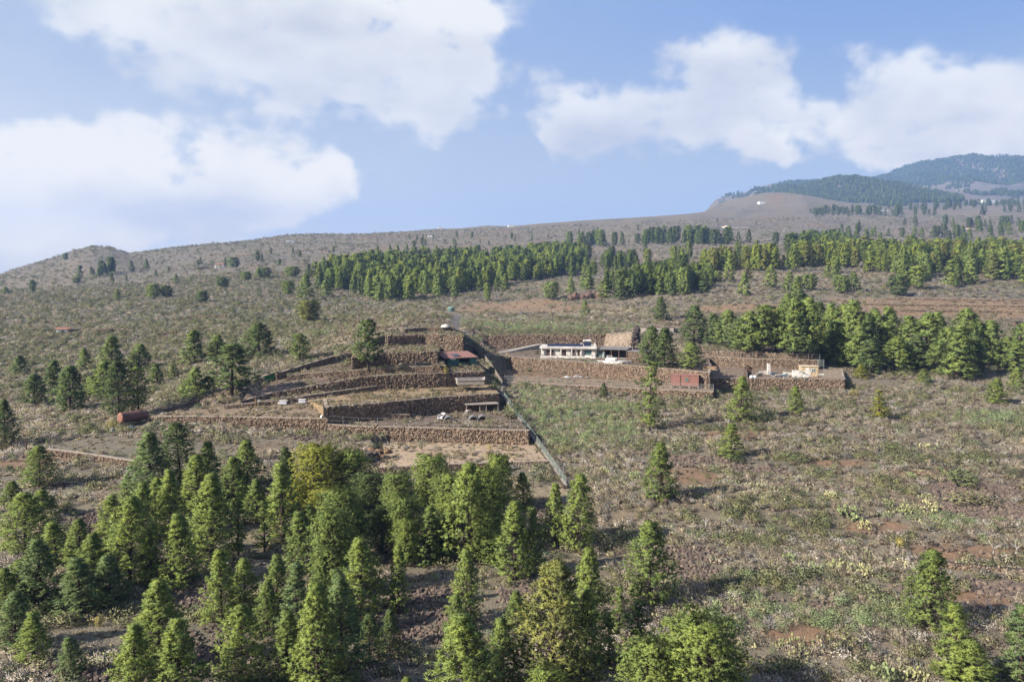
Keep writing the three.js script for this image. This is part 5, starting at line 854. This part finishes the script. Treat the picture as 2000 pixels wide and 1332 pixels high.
{ // cistern, shelter, animal shelters
  let a = level(893, 752, -19.2), b = level(946, 751, -19.2), w = span(a, b), o = site('concrete_cistern', a, b, 'low flat concrete cistern with white rim above the straw field', 'cistern'); part('wall', bx(w, 1.0, 4.4, w / 2, 0.5, -2.2), concrete, o); part('rim', [bx(w + 0.2, 0.2, 0.3, w / 2, 1.1, 0), bx(w + 0.2, 0.2, 0.3, w / 2, 1.1, -4.4), bx(0.3, 0.2, 4.4, 0, 1.1, -2.2), bx(0.3, 0.2, 4.4, w, 1.1, -2.2)], std(0.5, 0.48, 0.45, { map: rep(wearMap, 0.7) }), o); part('cover', bx(w - 0.2, 0.06, 4.2, w / 2, 1.04, -2.2), std(0.13, 0.115, 0.105, { map: rep(wearMap, 0.5) }), o); part('corner_post', bx(0.3, 0.7, 0.3, w, 1.5, 0), white, o);
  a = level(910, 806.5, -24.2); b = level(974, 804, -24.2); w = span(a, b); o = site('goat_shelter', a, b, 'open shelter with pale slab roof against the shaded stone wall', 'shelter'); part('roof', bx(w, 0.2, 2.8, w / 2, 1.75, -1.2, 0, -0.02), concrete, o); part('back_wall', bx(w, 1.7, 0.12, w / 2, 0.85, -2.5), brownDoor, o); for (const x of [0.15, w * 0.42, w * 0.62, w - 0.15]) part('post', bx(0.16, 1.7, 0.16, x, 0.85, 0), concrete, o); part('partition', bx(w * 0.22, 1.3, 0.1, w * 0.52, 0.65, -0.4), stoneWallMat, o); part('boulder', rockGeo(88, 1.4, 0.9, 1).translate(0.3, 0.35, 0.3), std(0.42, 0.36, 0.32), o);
  const arch = (u, v, words) => { const p = level(u, v, -24.25), g = site('dog_kennel', p, null, words, 'kennel', { group: 'arched grey kennels in the yard' }); const s = new THREE.Shape(); s.absarc(0, 0, 0.95, 0, Math.PI); s.absarc(0, 0, 0.78, Math.PI, 0, true); part('shell', new THREE.ExtrudeGeometry(s, { depth: 1.7, bevelEnabled: false, curveSegments: 14 }).translate(0, 0.12, -1.7), std(0.23, 0.23, 0.25, { roughness: 0.8, map: rep(wearMap, 0.8) }), g); const bk = new THREE.Shape(); bk.absarc(0, 0, 0.78, 0, Math.PI); part('back_panel', new THREE.ExtrudeGeometry(bk, { depth: 0.06, bevelEnabled: false }).translate(0, 0.12, -1.66), timber, g); part('floor', bx(1.8, 0.1, 1.7, 0, 0.05, -0.85), timber, g); g.rotation.y = 0.15; };
  arch(876, 824, 'grey arched kennel beside the white cart, leftmost of three'); arch(925, 823, 'grey arched kennel, middle one of three in the yard'); arch(943, 822, 'grey arched kennel, rightmost of three in the yard');
  const c = site('white_cart', level(862, 823, -24.25), level(874, 819, -24.25), 'white two-wheeled cart left of the first arched kennel', 'cart'); part('bed', bx(1.9, 0.14, 1.1, 0.9, 0.75, -0.4, 0, 0, 0.2), white, c); part('side_board', [bx(1.9, 0.4, 0.06, 0.9, 1.0, 0.14, 0, 0, 0.2), bx(1.9, 0.4, 0.06, 0.9, 1.0, -0.92, 0, 0, 0.2)], white, c); for (const z of [0.25, -1.05]) part('wheel', new THREE.TorusGeometry(0.42, 0.09, 6, 14).translate(0.9, 0.48, z), darkIn, c); part('shaft', bx(1.5, 0.08, 0.08, -0.5, 0.5, -0.4, 0, 0, 0.25), metal, c); part('seat', bx(0.5, 0.3, 0.8, 1.7, 1.35, -0.4), white, c);
}
{ // rusty tank with its cradle
  const a = level(240, 836, -24.9), b = level(289, 826, -24.6), w = span(a, b), o = site('rusty_tank', a, b, 'large rusty cylindrical tank lying on two grey supports', 'tank'); const r = 1.12;
  part('shell', new THREE.CylinderGeometry(r, r, w, 28).rotateZ(Math.PI / 2).translate(w / 2, r + 0.75, -1), rust, o); for (const [x, s] of [[0, -1], [w, 1]]) part('end_cap', new THREE.SphereGeometry(r * 0.995, 24, 8, 0, 6.2832, 0, 1.5708).scale(1, 0.32, 1).rotateZ(-s * Math.PI / 2).translate(x, r + 0.75, -1), std(0.34, 0.165, 0.115, { map: rep(wearMap, 0.4) }), o); for (const x of [w * 0.2, w * 0.8]) part('support', bx(0.6, 0.95, 1.6, x, 0.45, -1), concrete, o); part('seam_ring', [0.33, 0.66].map((t) => new THREE.TorusGeometry(r, 0.03, 5, 28).rotateY(Math.PI / 2).translate(w * t, r + 0.75, -1)), rust, o); part('hatch', cyl(0.28, 0.28, 0.2, w * 0.8, 2 * r + 0.83, -1, 12), rust, o);
  const d = site('blue_barrel', level(256, 838, -25), null, 'blue plastic barrel on its side under the rusty tank', 'barrel'); part('body', new THREE.CylinderGeometry(0.3, 0.3, 0.9, 14).rotateZ(1.57).translate(0, 0.3, 0), std(0.03, 0.12, 0.22), d); part('lid', new THREE.CylinderGeometry(0.31, 0.31, 0.06, 14).rotateZ(1.57).translate(-0.46, 0.3, 0), std(0.4, 0.5, 0.55), d);
  const s = site('white_marker_block', at(217, 845), null, 'small white block standing left below the rusty tank', 'block'); part('block', bx(0.5, 0.9, 0.5, 0, 0.45, 0), white, s); part('foot', bx(1.3, 0.3, 0.6, 0.6, 0.15, 0), concrete, s);
}
{ // green water tank with fence
  const a = level(500, 743, -18.6), b = level(537, 739, -18.4), w = span(a, b), o = site('green_water_tank', a, b, 'bright green lined water basin with netting on posts', 'water basin'); part('front_panel', bx(w, 0.95, 0.08, w / 2, 0.48, 0, 0, 0, 0.05), std(0.015, 0.15, 0.05), o); part('basin', bx(w, 0.8, 2.4, w / 2, 0.4, -1.3), concrete, o); part('back_panel', bx(w, 1.0, 0.06, w / 2, 1.75, -2.4), greenNet, o); for (const x of [0.03, w - 0.03]) part('post', cyl(0.05, 0.05, 2.9, x, 1.45, -2.4, 6), metal, o); part('rail', bx(w, 0.06, 0.06, w / 2, 2.25, -2.4), greenPaint, o);
}
{ // small things on the left terraces
  for (const [u, v, words] of [[553, 791, 'left one of two pale beehive boxes by the dark wall'], [590, 788.5, 'right one of two pale beehive boxes by the dark wall']]) { const o = site('beehive_box', at(u, v), null, words, 'box', { group: 'pale boxes by the dark wall' }); part('body', bx(1.45, 0.75, 0.7, 0, 0.55, 0), std(0.55, 0.56, 0.62), o); part('lid', bx(1.6, 0.08, 0.85, 0, 0.96, 0), white, o); for (const x of [-0.55, 0.55]) part('leg', bx(0.12, 0.2, 0.6, x, 0.09, 0), brownDoor, o); }
  const h = site('white_stone', at(545, 790), null, 'rounded white stone left of the two pale boxes', 'stone', { kind: 'thing' }); part('stone', rockGeo(91, 1.2, 0.7, 0.9, 1).scale(0.8, 0.8, 0.8).translate(0, 0.28, 0), white, h);
  const p = site('gate_post', at(499, 793), null, 'short reddish post with a small grey box at the dark wall', 'post', { kind: 'thing' }); part('pole', bx(0.3, 1.0, 0.3, 0, 0.5, 0), timber, p); part('box', bx(0.5, 0.5, 0.4, 0.7, 0.6, 0), metal, p);
  const gp = site('corner_pillar', level(634, 817, -23.0), null, 'white rounded marker by the corner of the straw field wall', 'marker', { kind: 'thing' }); part('pillar', bx(0.35, 1.5, 0.35, 0.35, 0.75, 0), copingMat, gp); part('boulder', rockGeo(92, 1, 0.9, 0.9, 1).scale(0.8, 0.8, 0.8).translate(-0.5, 0.3, 0.2), white, gp);
  const po = site('fence_post', at(50, 883), null, 'thick dark wooden post at the left end of the low pale wall', 'post', { kind: 'thing' }); part('pole', cyl(0.12, 0.14, 1.9, 0, 0.9, 0, 8), brownDoor, po); part('cap', cyl(0.15, 0.15, 0.06, 0, 1.88, 0, 8), brownDoor, po);
  const dm = site('white_dome', at(870, 641), null, 'small white domed tent on the topmost terrace', 'dome'); part('canopy', new THREE.SphereGeometry(1.6, 20, 8, 0, 6.2832, 0, 1.35).scale(1, 0.85, 1).translate(0, -0.02, 0), white, dm); part('ring', new THREE.TorusGeometry(1.58, 0.06, 5, 24).rotateX(Math.PI / 2).translate(0, 0.28, 0), concrete, dm);
  const gt = site('green_cistern', at(881, 608), null, 'pale green domed water cistern beside the orange soil', 'cistern'); const hh = above(gt.position, 599), rr = widthAt(gt.position, 6.5); part('drum', cyl(rr, rr, hh * 0.7, 0, hh * 0.35, 0, 20), std(0.09, 0.17, 0.145), gt); part('dome', new THREE.SphereGeometry(rr, 20, 6, 0, 6.2832, 0, 1.5708).scale(1, 0.3 * hh / rr, 1).translate(0, hh * 0.7, 0), std(0.22, 0.33, 0.31), gt);
  const rub = site('debris_heap', at(712, 905), null, 'heap of dark scrap boards and sheets in a pit left of the orchard', 'debris', { kind: 'thing' }), R = rng(81); for (let i = 0; i < 16; i++) part(i % 4 ? 'board' : 'sheet', bx(1.6 + R() * 1.6, 0.08, i % 4 ? 0.3 : 1.1, (R() - 0.5) * 3, 0.4 + R() * 1.1, (R() - 0.5) * 2.4, R() * 3, 0, (R() - 0.5) * 1.2), [std(0.10, 0.075, 0.07), std(0.42, 0.40, 0.42), brownDoor, darkIn][i % 4], rub); part('pit_wall', bx(3.4, 1.8, 0.4, 0.6, 0.9, -1.8), stoneWallMat, rub); part('clay_bank', Array.from({ length: 14 }, (_, i) => rockGeo(400 + i, 1.3, 0.9, 1).scale(1.1, 0.7, 1.0).translate(0.2 + R() * 3.6, 1.2 + R() * 0.6, -2.2 - R() * 0.8)), std(0.27, 0.155, 0.08, { map: rep(soilMap, 0.3) }), rub);
  const ya = site('stone_pile', level(1115, 738.5, -21.4), null, 'pale stones and a grey sheet lying on the fenced yard', 'stones', { kind: 'thing' }); [[0, 0.35], [-0.9, 0.5], [1.4, 0.8], [2.3, 0.5], [3.6, 0.4]].forEach(([x, s], i) => part('stone', rockGeo(500 + i, 1.6, 0.8, 1, 1).scale(s * 1.9, s * 1.7, s * 1.7).translate(x * 1.3, s * 0.5, (i % 2) * 0.5), i === 1 ? std(0.6, 0.6, 0.62) : std(0.3, 0.26, 0.25), ya));
  const ro = site('rock_outcrop', at(1145, 584), null, 'brown rock outcrop with a small round pine above it', 'rocks', { kind: 'thing' }), R2 = rng(83); for (let i = 0; i < 26; i++) { const x = (R2() - 0.5) * 22, s = 2 + R2() * 2.4; part('rock', rockGeo(600 + i, 1.1, 1, 1, 1).scale(s, s * 1.1, s).translate(x, 0.9 + R2() * 2.4 * (1 - Math.abs(x) / 13), -2 + (R2() - 0.5) * 4), std(0.15 + R2() * 0.06, 0.11, 0.09, { map: rep(wearMap, 0.2) }), ro); }
}
{ // garden ramp of concrete behind the reed fence
  const pts = [[936, 692, -17.45], [962, 690, -17.4], [990, 686, -17.2], [1020, 679, -16.6], [1058, 671, -15.7]].map((q) => level(...q)), pos = []; for (let i = 0; i < pts.length - 1; i++) { const a = pts[i], b = pts[i + 1], d = V(b.x - a.x, 0, b.z - a.z).normalize(), n = V(-d.z, 0, d.x).multiplyScalar(1.5); const A = a.clone().add(n), B = b.clone().add(n), C = b.clone().sub(n), Dd = a.clone().sub(n), dn = V(0, -1.6, 0); pos.push(A, B, C, A, C, Dd, A, A.clone().add(dn), B, B, A.clone().add(dn), B.clone().add(dn)); }
  const g = new THREE.BufferGeometry().setFromPoints(pos); g.computeVertexNormals(); const m = part('driveway', metricUV(g), concrete, scene); concrete.side = THREE.DoubleSide; tag(m, null, null, null, 'structure');
}
// far houses: walls, roof, windows or doors
const farWhite = std(0.85, 0.85, 0.83); const tile2 = std(0.42, 0.19, 0.11, { map: rep(wearMap, 0.2) });
function cottage(u, v, wpx, hpx, wall, roof, label, o = {}) {
  const p = at(u, v), g = site('cottage', p, null, label, 'house', { group: o.group }), w = widthAt(p, wpx), h = Math.max(1.5, widthAt(p, hpx)), D = o.depth || w * 0.7, n = Math.max(1, Math.round(w / 5));
  g.rotation.y = o.turn || 0.2; part('wall', bx(w, h + 1.5, D, 0, h / 2 - 0.75, -D / 2), wall, g);
  if (o.gable) { const s = new THREE.Shape([[-D / 2 - 0.4, 0], [D / 2 + 0.4, 0], [0, D * 0.22]].map(([x, y]) => new THREE.Vector2(x, y))); part('roof', metricUV(new THREE.ExtrudeGeometry(s, { depth: w + 0.8, bevelEnabled: false }).rotateY(Math.PI / 2).translate(-w / 2 - 0.4, h, -D / 2)), roof, g); } else part('roof', bx(w + 0.5, 0.35, D + 0.5, 0, h + 0.17, -D / 2), roof, g);
  for (let i = 0; i < n; i++) part(i === 0 ? 'door' : 'window', bx(i === 0 ? 1.1 : 1.3, i === 0 ? Math.min(2.1, h * 0.75) : h * 0.35, 0.08, (i + 0.5 - n / 2) * w / n, i === 0 ? Math.min(1.05, h * 0.38) : h * 0.55, 0.03), i === 0 ? brownDoor : glass, g);
  return g;
}
cottage(121, 652, 21, 9, farWhite, tile2, 'little white house with orange tiled roof low on the left slope', { gable: true, turn: 0.3 });
cottage(140, 652, 15, 8, stoneWallMat, std(0.12, 0.09, 0.08), 'dark lean-to attached right of the little orange-roofed house', { turn: 0.3 });
cottage(427, 523, 16, 6, farWhite, tile2, 'white cottage with orange roof far up the left slope', { gable: true });
cottage(395, 527, 20, 5, stoneWallMat, std(0.12, 0.09, 0.08), 'low dark ruin left of the far white cottage', {});
cottage(566, 474, 14, 4, farWhite, farWhite, 'bright white building close under the skyline, left of centre', {});
cottage(592, 495, 30, 5, std(0.5, 0.42, 0.36), tile2, 'long low farm below the bright white building', {});
cottage(632, 494, 16, 5, std(0.5, 0.38, 0.3), tile2, 'small reddish farm right of the long low farm', {});
cottage(841, 463, 10, 4, farWhite, tile2, 'tiny white house on the slope below two skyline houses', {});
cottage(861, 447, 10, 3, farWhite, farWhite, 'left one of tiny white houses on the skyline above the wood', {});
cottage(881, 446, 9, 3, farWhite, farWhite, 'second of tiny white houses on the skyline above the wood', {});
cottage(999, 443, 12, 3, farWhite, farWhite, 'tiny white house on the skyline right of two others', {});
cottage(1166, 543, 50, 5, std(0.66, 0.6, 0.5), std(0.6, 0.55, 0.46), 'long low white building at the top of the grassy slope', { depth: 6 });
cottage(1442, 446, 46, 5, std(0.55, 0.47, 0.4), std(0.45, 0.36, 0.28), 'long flat cream building on the upper right slope', { depth: 20 });
cottage(1490, 398, 12, 4, farWhite, farWhite, 'white house on top of the brown cone hill', {});
cottage(1722, 413, 34, 4, farWhite, farWhite, 'white building at the foot of the dark wooded hill', { depth: 30 });
cottage(1938, 396, 34, 5, farWhite, farWhite, 'long white building on the far right under the mountain', { depth: 30 });
cottage(1568, 560, 22, 6, stoneWallMat, std(0.10, 0.08, 0.07), 'low dark hut between two pines in the pale field', {});
cottage(1632, 532, 10, 5, std(0.6, 0.55, 0.5), white, 'small pale stone hut at the top of the pale field', {});
cottage(1905, 448, 18, 3, std(0.6, 0.5, 0.4), tile2, 'tiny cream house above the right-hand wood', {});
cottage(1240, 560, 14, 3, std(0.3, 0.24, 0.2), std(0.14, 0.11, 0.1), 'tiny dark hut in front of the small wood', {});
cottage(1990, 636, 14, 6, stoneWallMat, std(0.1, 0.08, 0.07), 'low dark stone hut at the right edge', {});

// ---------------------------------------------------------------- single shrubs and small trees that stand out
{
  const leafy = (r, g, b) => new THREE.MeshStandardMaterial({ color: rgb(r, g, b), vertexColors: true, roughness: 0.95 }), M = { green: leafy(0.12, 0.15, 0.05), dark: leafy(0.06, 0.085, 0.035), grey: leafy(0.17, 0.17, 0.10), yellow: leafy(0.28, 0.24, 0.05), pale: leafy(0.21, 0.27, 0.13), olive: leafy(0.17, 0.165, 0.07), twig: leafy(0.30, 0.27, 0.24) };
  const geos = [bushGeo(701, 420, 0.085, 1, 0.7), bushGeo(702, 420, 0.09, 0.85, 0.8), bushGeo(703, 420, 0.08, 1.1, 0.6)], dryG = brushGeo(704, 220, 0.5, 0.035, 0.5), stems = mergeGeometries([0, 1, 2, 3].map((k) => limb(V(0, -0.1, 0), V(Math.cos(k * 1.57) * 0.25, 0.4, Math.sin(k * 1.57) * 0.25), 0.035, 0.015, 4).toNonIndexed()));
  const shrub = (name, cat, u, v, top, wpx, mat, label, geo, lift = 0) => { const p = at(u, v), o = site(name, p, null, label, cat), h = Math.max(0.3, above(p, top)), w = widthAt(p, wpx); o.rotation.y = u; if (lift) { part('trunk', limb(V(0, -0.1, 0), V(0.05, h * 0.5, 0), 0.07, 0.04, 6), barkMat, o); part('crown', geo.clone().scale(w / 1.15, h * (1 - lift) / 0.85, w / 1.15).translate(0, h * lift, 0), M[mat], o); } else { part('stem', stems.clone().scale(w, h, w), barkMat, o); part('foliage', geo.clone().scale(w / 1.15, h / 0.85, w / 1.15), M[mat], o); } return o; };
  [['shrub', 'shrub', 995, 818, 784, 44, 'green', 'big leafy green shrub right of the slab-roofed shelter'], ['shrub', 'shrub', 966, 762, 735, 26, 'dark', 'dark round bush right of the concrete cistern'], ['shrub', 'shrub', 958, 839, 811, 26, 'olive', 'upright olive bush on the wall above the orchard'], ['shrub', 'shrub', 873, 733, 714, 14, 'yellow', 'yellow-green bush below the red-roofed shed'], ['shrub', 'shrub', 872, 706, 696, 18, 'olive', 'bush at the left corner of the red-roofed shed'], ['shrub', 'shrub', 222, 838, 822, 24, 'yellow', 'yellowish bush at the left end of the rusty tank'], ['shrub', 'shrub', 152, 888, 880, 30, 'yellow', 'bright yellow bush on the field behind the left wall'], ['shrub', 'shrub', 452, 866, 846, 26, 'grey', 'grey-green bush in the middle of the tank field'], ['shrub', 'shrub', 523, 858, 842, 12, 'green', 'small green sapling on the tank field'], ['shrub', 'shrub', 685, 712, 697, 26, 'olive', 'bush at the foot of the long dark boundary wall'], ['shrub', 'shrub', 660, 822, 806, 30, 'dark', 'dark bush at the left end of the kennel yard'], ['shrub', 'shrub', 1147, 709, 704, 12, 'green', 'low green plant on the high stone wall below the house'], ['shrub', 'shrub', 1034, 726, 716, 18, 'green', 'green bush at the foot of the high stone wall, left'], ['shrub', 'shrub', 1049, 692, 682, 10, 'dark', 'dark round bush at the left end of the white house'], ['shrub', 'shrub', 1620, 894, 862, 52, 'olive', 'large olive bush in the open scrub, right of centre'], ['shrub', 'shrub', 1742, 882, 862, 36, 'green', 'round green bush in the scrub right of a large olive bush'], ['shrub', 'shrub', 1876, 948, 908, 84, 'green', 'largest dark green bush of the right-hand scrub'], ['shrub', 'shrub', 1926, 912, 886, 44, 'green', 'green bush above the largest bush on the right'], ['shrub', 'shrub', 1985, 935, 910, 40, 'dark', 'dark bush at the right edge of the scrub'], ['shrub', 'shrub', 1550, 902, 876, 56, 'green', 'green bush in the scrub left of a large olive bush'], ['shrub', 'shrub', 1516, 1048, 1018, 40, 'green', 'bright green bush above the lower prickly pears'], ['shrub', 'shrub', 1755, 1076, 1042, 24, 'yellow', 'yellow-green bush on the red soil patch'], ['shrub', 'shrub', 1900, 985, 955, 86, 'olive', 'long low olive bush below the largest bush'], ['shrub', 'shrub', 1655, 1270, 1218, 66, 'olive', 'wide dark olive bush in the lower right scrub'], ['shrub', 'shrub', 1420, 1238, 1196, 70, 'pale', 'pale grey-green bush by the bottom pines on the right'], ['shrub', 'spurge', 1646, 1182, 1156, 38, 'pale', 'pale round spurge, largest in the lower right scrub'], ['shrub', 'spurge', 1527, 1236, 1212, 24, 'pale', 'pale round spurge left of the wide olive bush'], ['shrub', 'spurge', 1475, 1210, 1188, 24, 'pale', 'pale round spurge above the bottom pines on the right'], ['shrub', 'spurge', 1700, 1276, 1256, 24, 'pale', 'pale round spurge right of the wide olive bush'], ['shrub', 'spurge', 1958, 824, 806, 30, 'pale', 'right one of two pale spurge domes near the right edge'], ['shrub', 'spurge', 1928, 826, 814, 20, 'pale', 'left one of two pale spurge domes near the right edge'], ['shrub', 'shrub', 1437, 905, 880, 36, 'dark', 'dark shrub at the foot of the small upright pine'], ['shrub', 'shrub', 1490, 828, 790, 36, 'dark', 'dark shrub right of the conical pine below the yard'], ['shrub', 'shrub', 1510, 765, 752, 30, 'green', 'green bush at the foot of the yard wall'], ['shrub', 'shrub', 1722, 816, 790, 40, 'yellow', 'yellowish bush beside a thin sapling on the right'], ['shrub', 'shrub', 1668, 775, 758, 20, 'yellow', 'yellow-green bush off the right end of the yard wall'], ['shrub', 'shrub', 190, 1222, 1200, 26, 'yellow', 'small yellow-green bush in the clearing of the lower grove'], ['shrub', 'shrub', 575, 960, 935, 40, 'dark', 'dark bush between the trunks at the back of the grove'], ['shrub', 'shrub', 825, 960, 925, 60, 'grey', 'grey-green bush below the front wall of the orchard'], ['shrub', 'shrub', 1060, 935, 905, 44, 'grey', 'grey-green bush at the lower right corner of the orchard'], ['shrub', 'shrub', 400, 620, 606, 18, 'green', 'green bush on the left slope above a dark wall']]
    .forEach(([n, c, u, v, t, w, m, l], i) => shrub(n, c, u, v, t, w, m, l, geos[i % 3]));
  [['fruit_tree', 'tree', 824, 880, 856, 30, 'grey', 'grey-green fruit tree, largest in the orchard field'], ['fruit_tree', 'tree', 920, 884, 870, 14, 'olive', 'small olive-green fruit tree in the middle of the orchard field'], ['fruit_tree', 'tree', 957, 884, 867, 15, 'yellow', 'small yellow-green fruit tree right in the orchard field'], ['fruit_tree', 'tree', 897, 880, 866, 14, 'twig', 'bare thin tree in the orchard field'], ['fruit_tree', 'tree', 793, 882, 864, 18, 'twig', 'bare brown tree at the left of the orchard field'], ['fruit_tree', 'tree', 1012, 835, 822, 7, 'dark', 'tiny dark sapling at the right end of the kennel yard'], ['fruit_tree', 'tree', 1042, 952, 918, 30, 'grey', 'grey leafy tree below the orchard corner']]
    .forEach(([n, c, u, v, t, w, m, l], i) => shrub(n, c, u, v, t, w, m, l, m === 'twig' ? dryG : geos[i % 3], 0.3));
  const pears = [[1560, 985, 40, 16], [1620, 975, 44, 18], [1660, 1012, 62, 30], [1765, 1005, 40, 26], [1820, 1000, 50, 26], [1735, 992, 30, 22], [1500, 982, 34, 18], [1690, 1030, 40, 18], [1545, 1098, 44, 20], [1640, 1112, 66, 26], [1690, 1125, 40, 26], [1590, 1118, 46, 22], [1545, 1272, 62, 34], [1520, 1312, 34, 20], [1730, 1330, 70, 34], [1790, 1328, 60, 30], [1345, 1205, 60, 20], [1400, 1192, 40, 22], [1890, 1215, 34, 24], [1810, 878, 40, 16], [1240, 935, 40, 18], [1180, 925, 36, 16], [1390, 868, 30, 14], [1780, 935, 34, 16]];
  const clump = [0, 1, 2].map((k) => { const R = rng(810 + k), gs = []; for (let i = 0; i < 60; i++) { const q = Math.sqrt(R()), a = R() * 6.28, tier = Math.floor(R() * 3.4); gs.push(padGeo(0.10 + R() * 0.045, 8000 + k * 100 + i).translate(Math.cos(a) * q * (1.1 - tier * 0.15), tier * 0.2, Math.sin(a) * q * 0.7)); } const g = mergeGeometries(gs), c = new Float32Array(g.attributes.position.count * 3); let t = 1; for (let i = 0; i < g.attributes.position.count; i++) { if (i % 35 === 0) t = 0.65 + R() * 0.6; c.set([t, t, t * (0.8 + R() * 0.1)], i * 3); } g.setAttribute('color', new THREE.BufferAttribute(c, 3)); return g; });
  const trunkG = mergeGeometries([0, 1, 2, 3, 4].map((k) => limb(V(Math.cos(k * 1.3) * 0.4, -0.15, Math.sin(k * 1.3) * 0.3), V(Math.cos(k * 1.3) * 0.45, 0.25, Math.sin(k * 1.3) * 0.35), 0.09, 0.06, 5).toNonIndexed())), padMats = [leafy(0.26, 0.265, 0.14), leafy(0.32, 0.30, 0.17), leafy(0.19, 0.225, 0.115)], order = pears.map((p, i) => [p[0], i]).sort((a, b) => a[0] - b[0]).map((x) => x[1]);
  pears.forEach(([u, v, w, h], i) => { const p = at(u, v), o = site('prickly_pear_clump', p, null, `${['pale green', 'pale yellow', 'green'][i % 3]} prickly pear clump, ${ORD[order.indexOf(i)]} from the left among the clumps in the scrub`, 'cactus', { group: 'large prickly pear clumps in the scrub' }), ww = widthAt(p, w) / 2.3; o.rotation.y = i; part('stem', trunkG.clone().scale(ww, 1, ww), barkMat, o); part('pads', clump[i % 3].clone().scale(ww, Math.max(0.8, widthAt(p, h) * 0.95), ww), padMats[i % 3], o).userData.kind = 'stuff'; });
  for (const [u, v, t, label] of [[1940, 1085, 1052, 'bare pale dead tree above the dry-stone row, left of two'], [1985, 1082, 1058, 'bare pale dead bush above the dry-stone row, right of two'], [1378, 1030, 1010, 'little bare dead tree left in the open scrub'], [1935, 1200, 1168, 'bare dead tree between the pines of the lower right corner']]) { const p = at(u, v), o = site('dead_tree', p, null, label, 'dead tree'), h = above(p, t), R = rng(u), m = std(0.45, 0.42, 0.40); part('trunk', limb(V(0, -0.1, 0), V(0.1 * h, h * 0.5, 0), 0.07, 0.05, 6), m, o); for (let k = 0; k < 6; k++) { const a = R() * 6.28; part('branch', limb(V(0.1 * h * 0.8, h * (0.3 + 0.04 * k), 0), V(Math.cos(a) * h * 0.4, h * (0.65 + R() * 0.35), Math.sin(a) * h * 0.4), 0.04, 0.012, 5), m, o); } }
}

renderer.render(scene, camera);
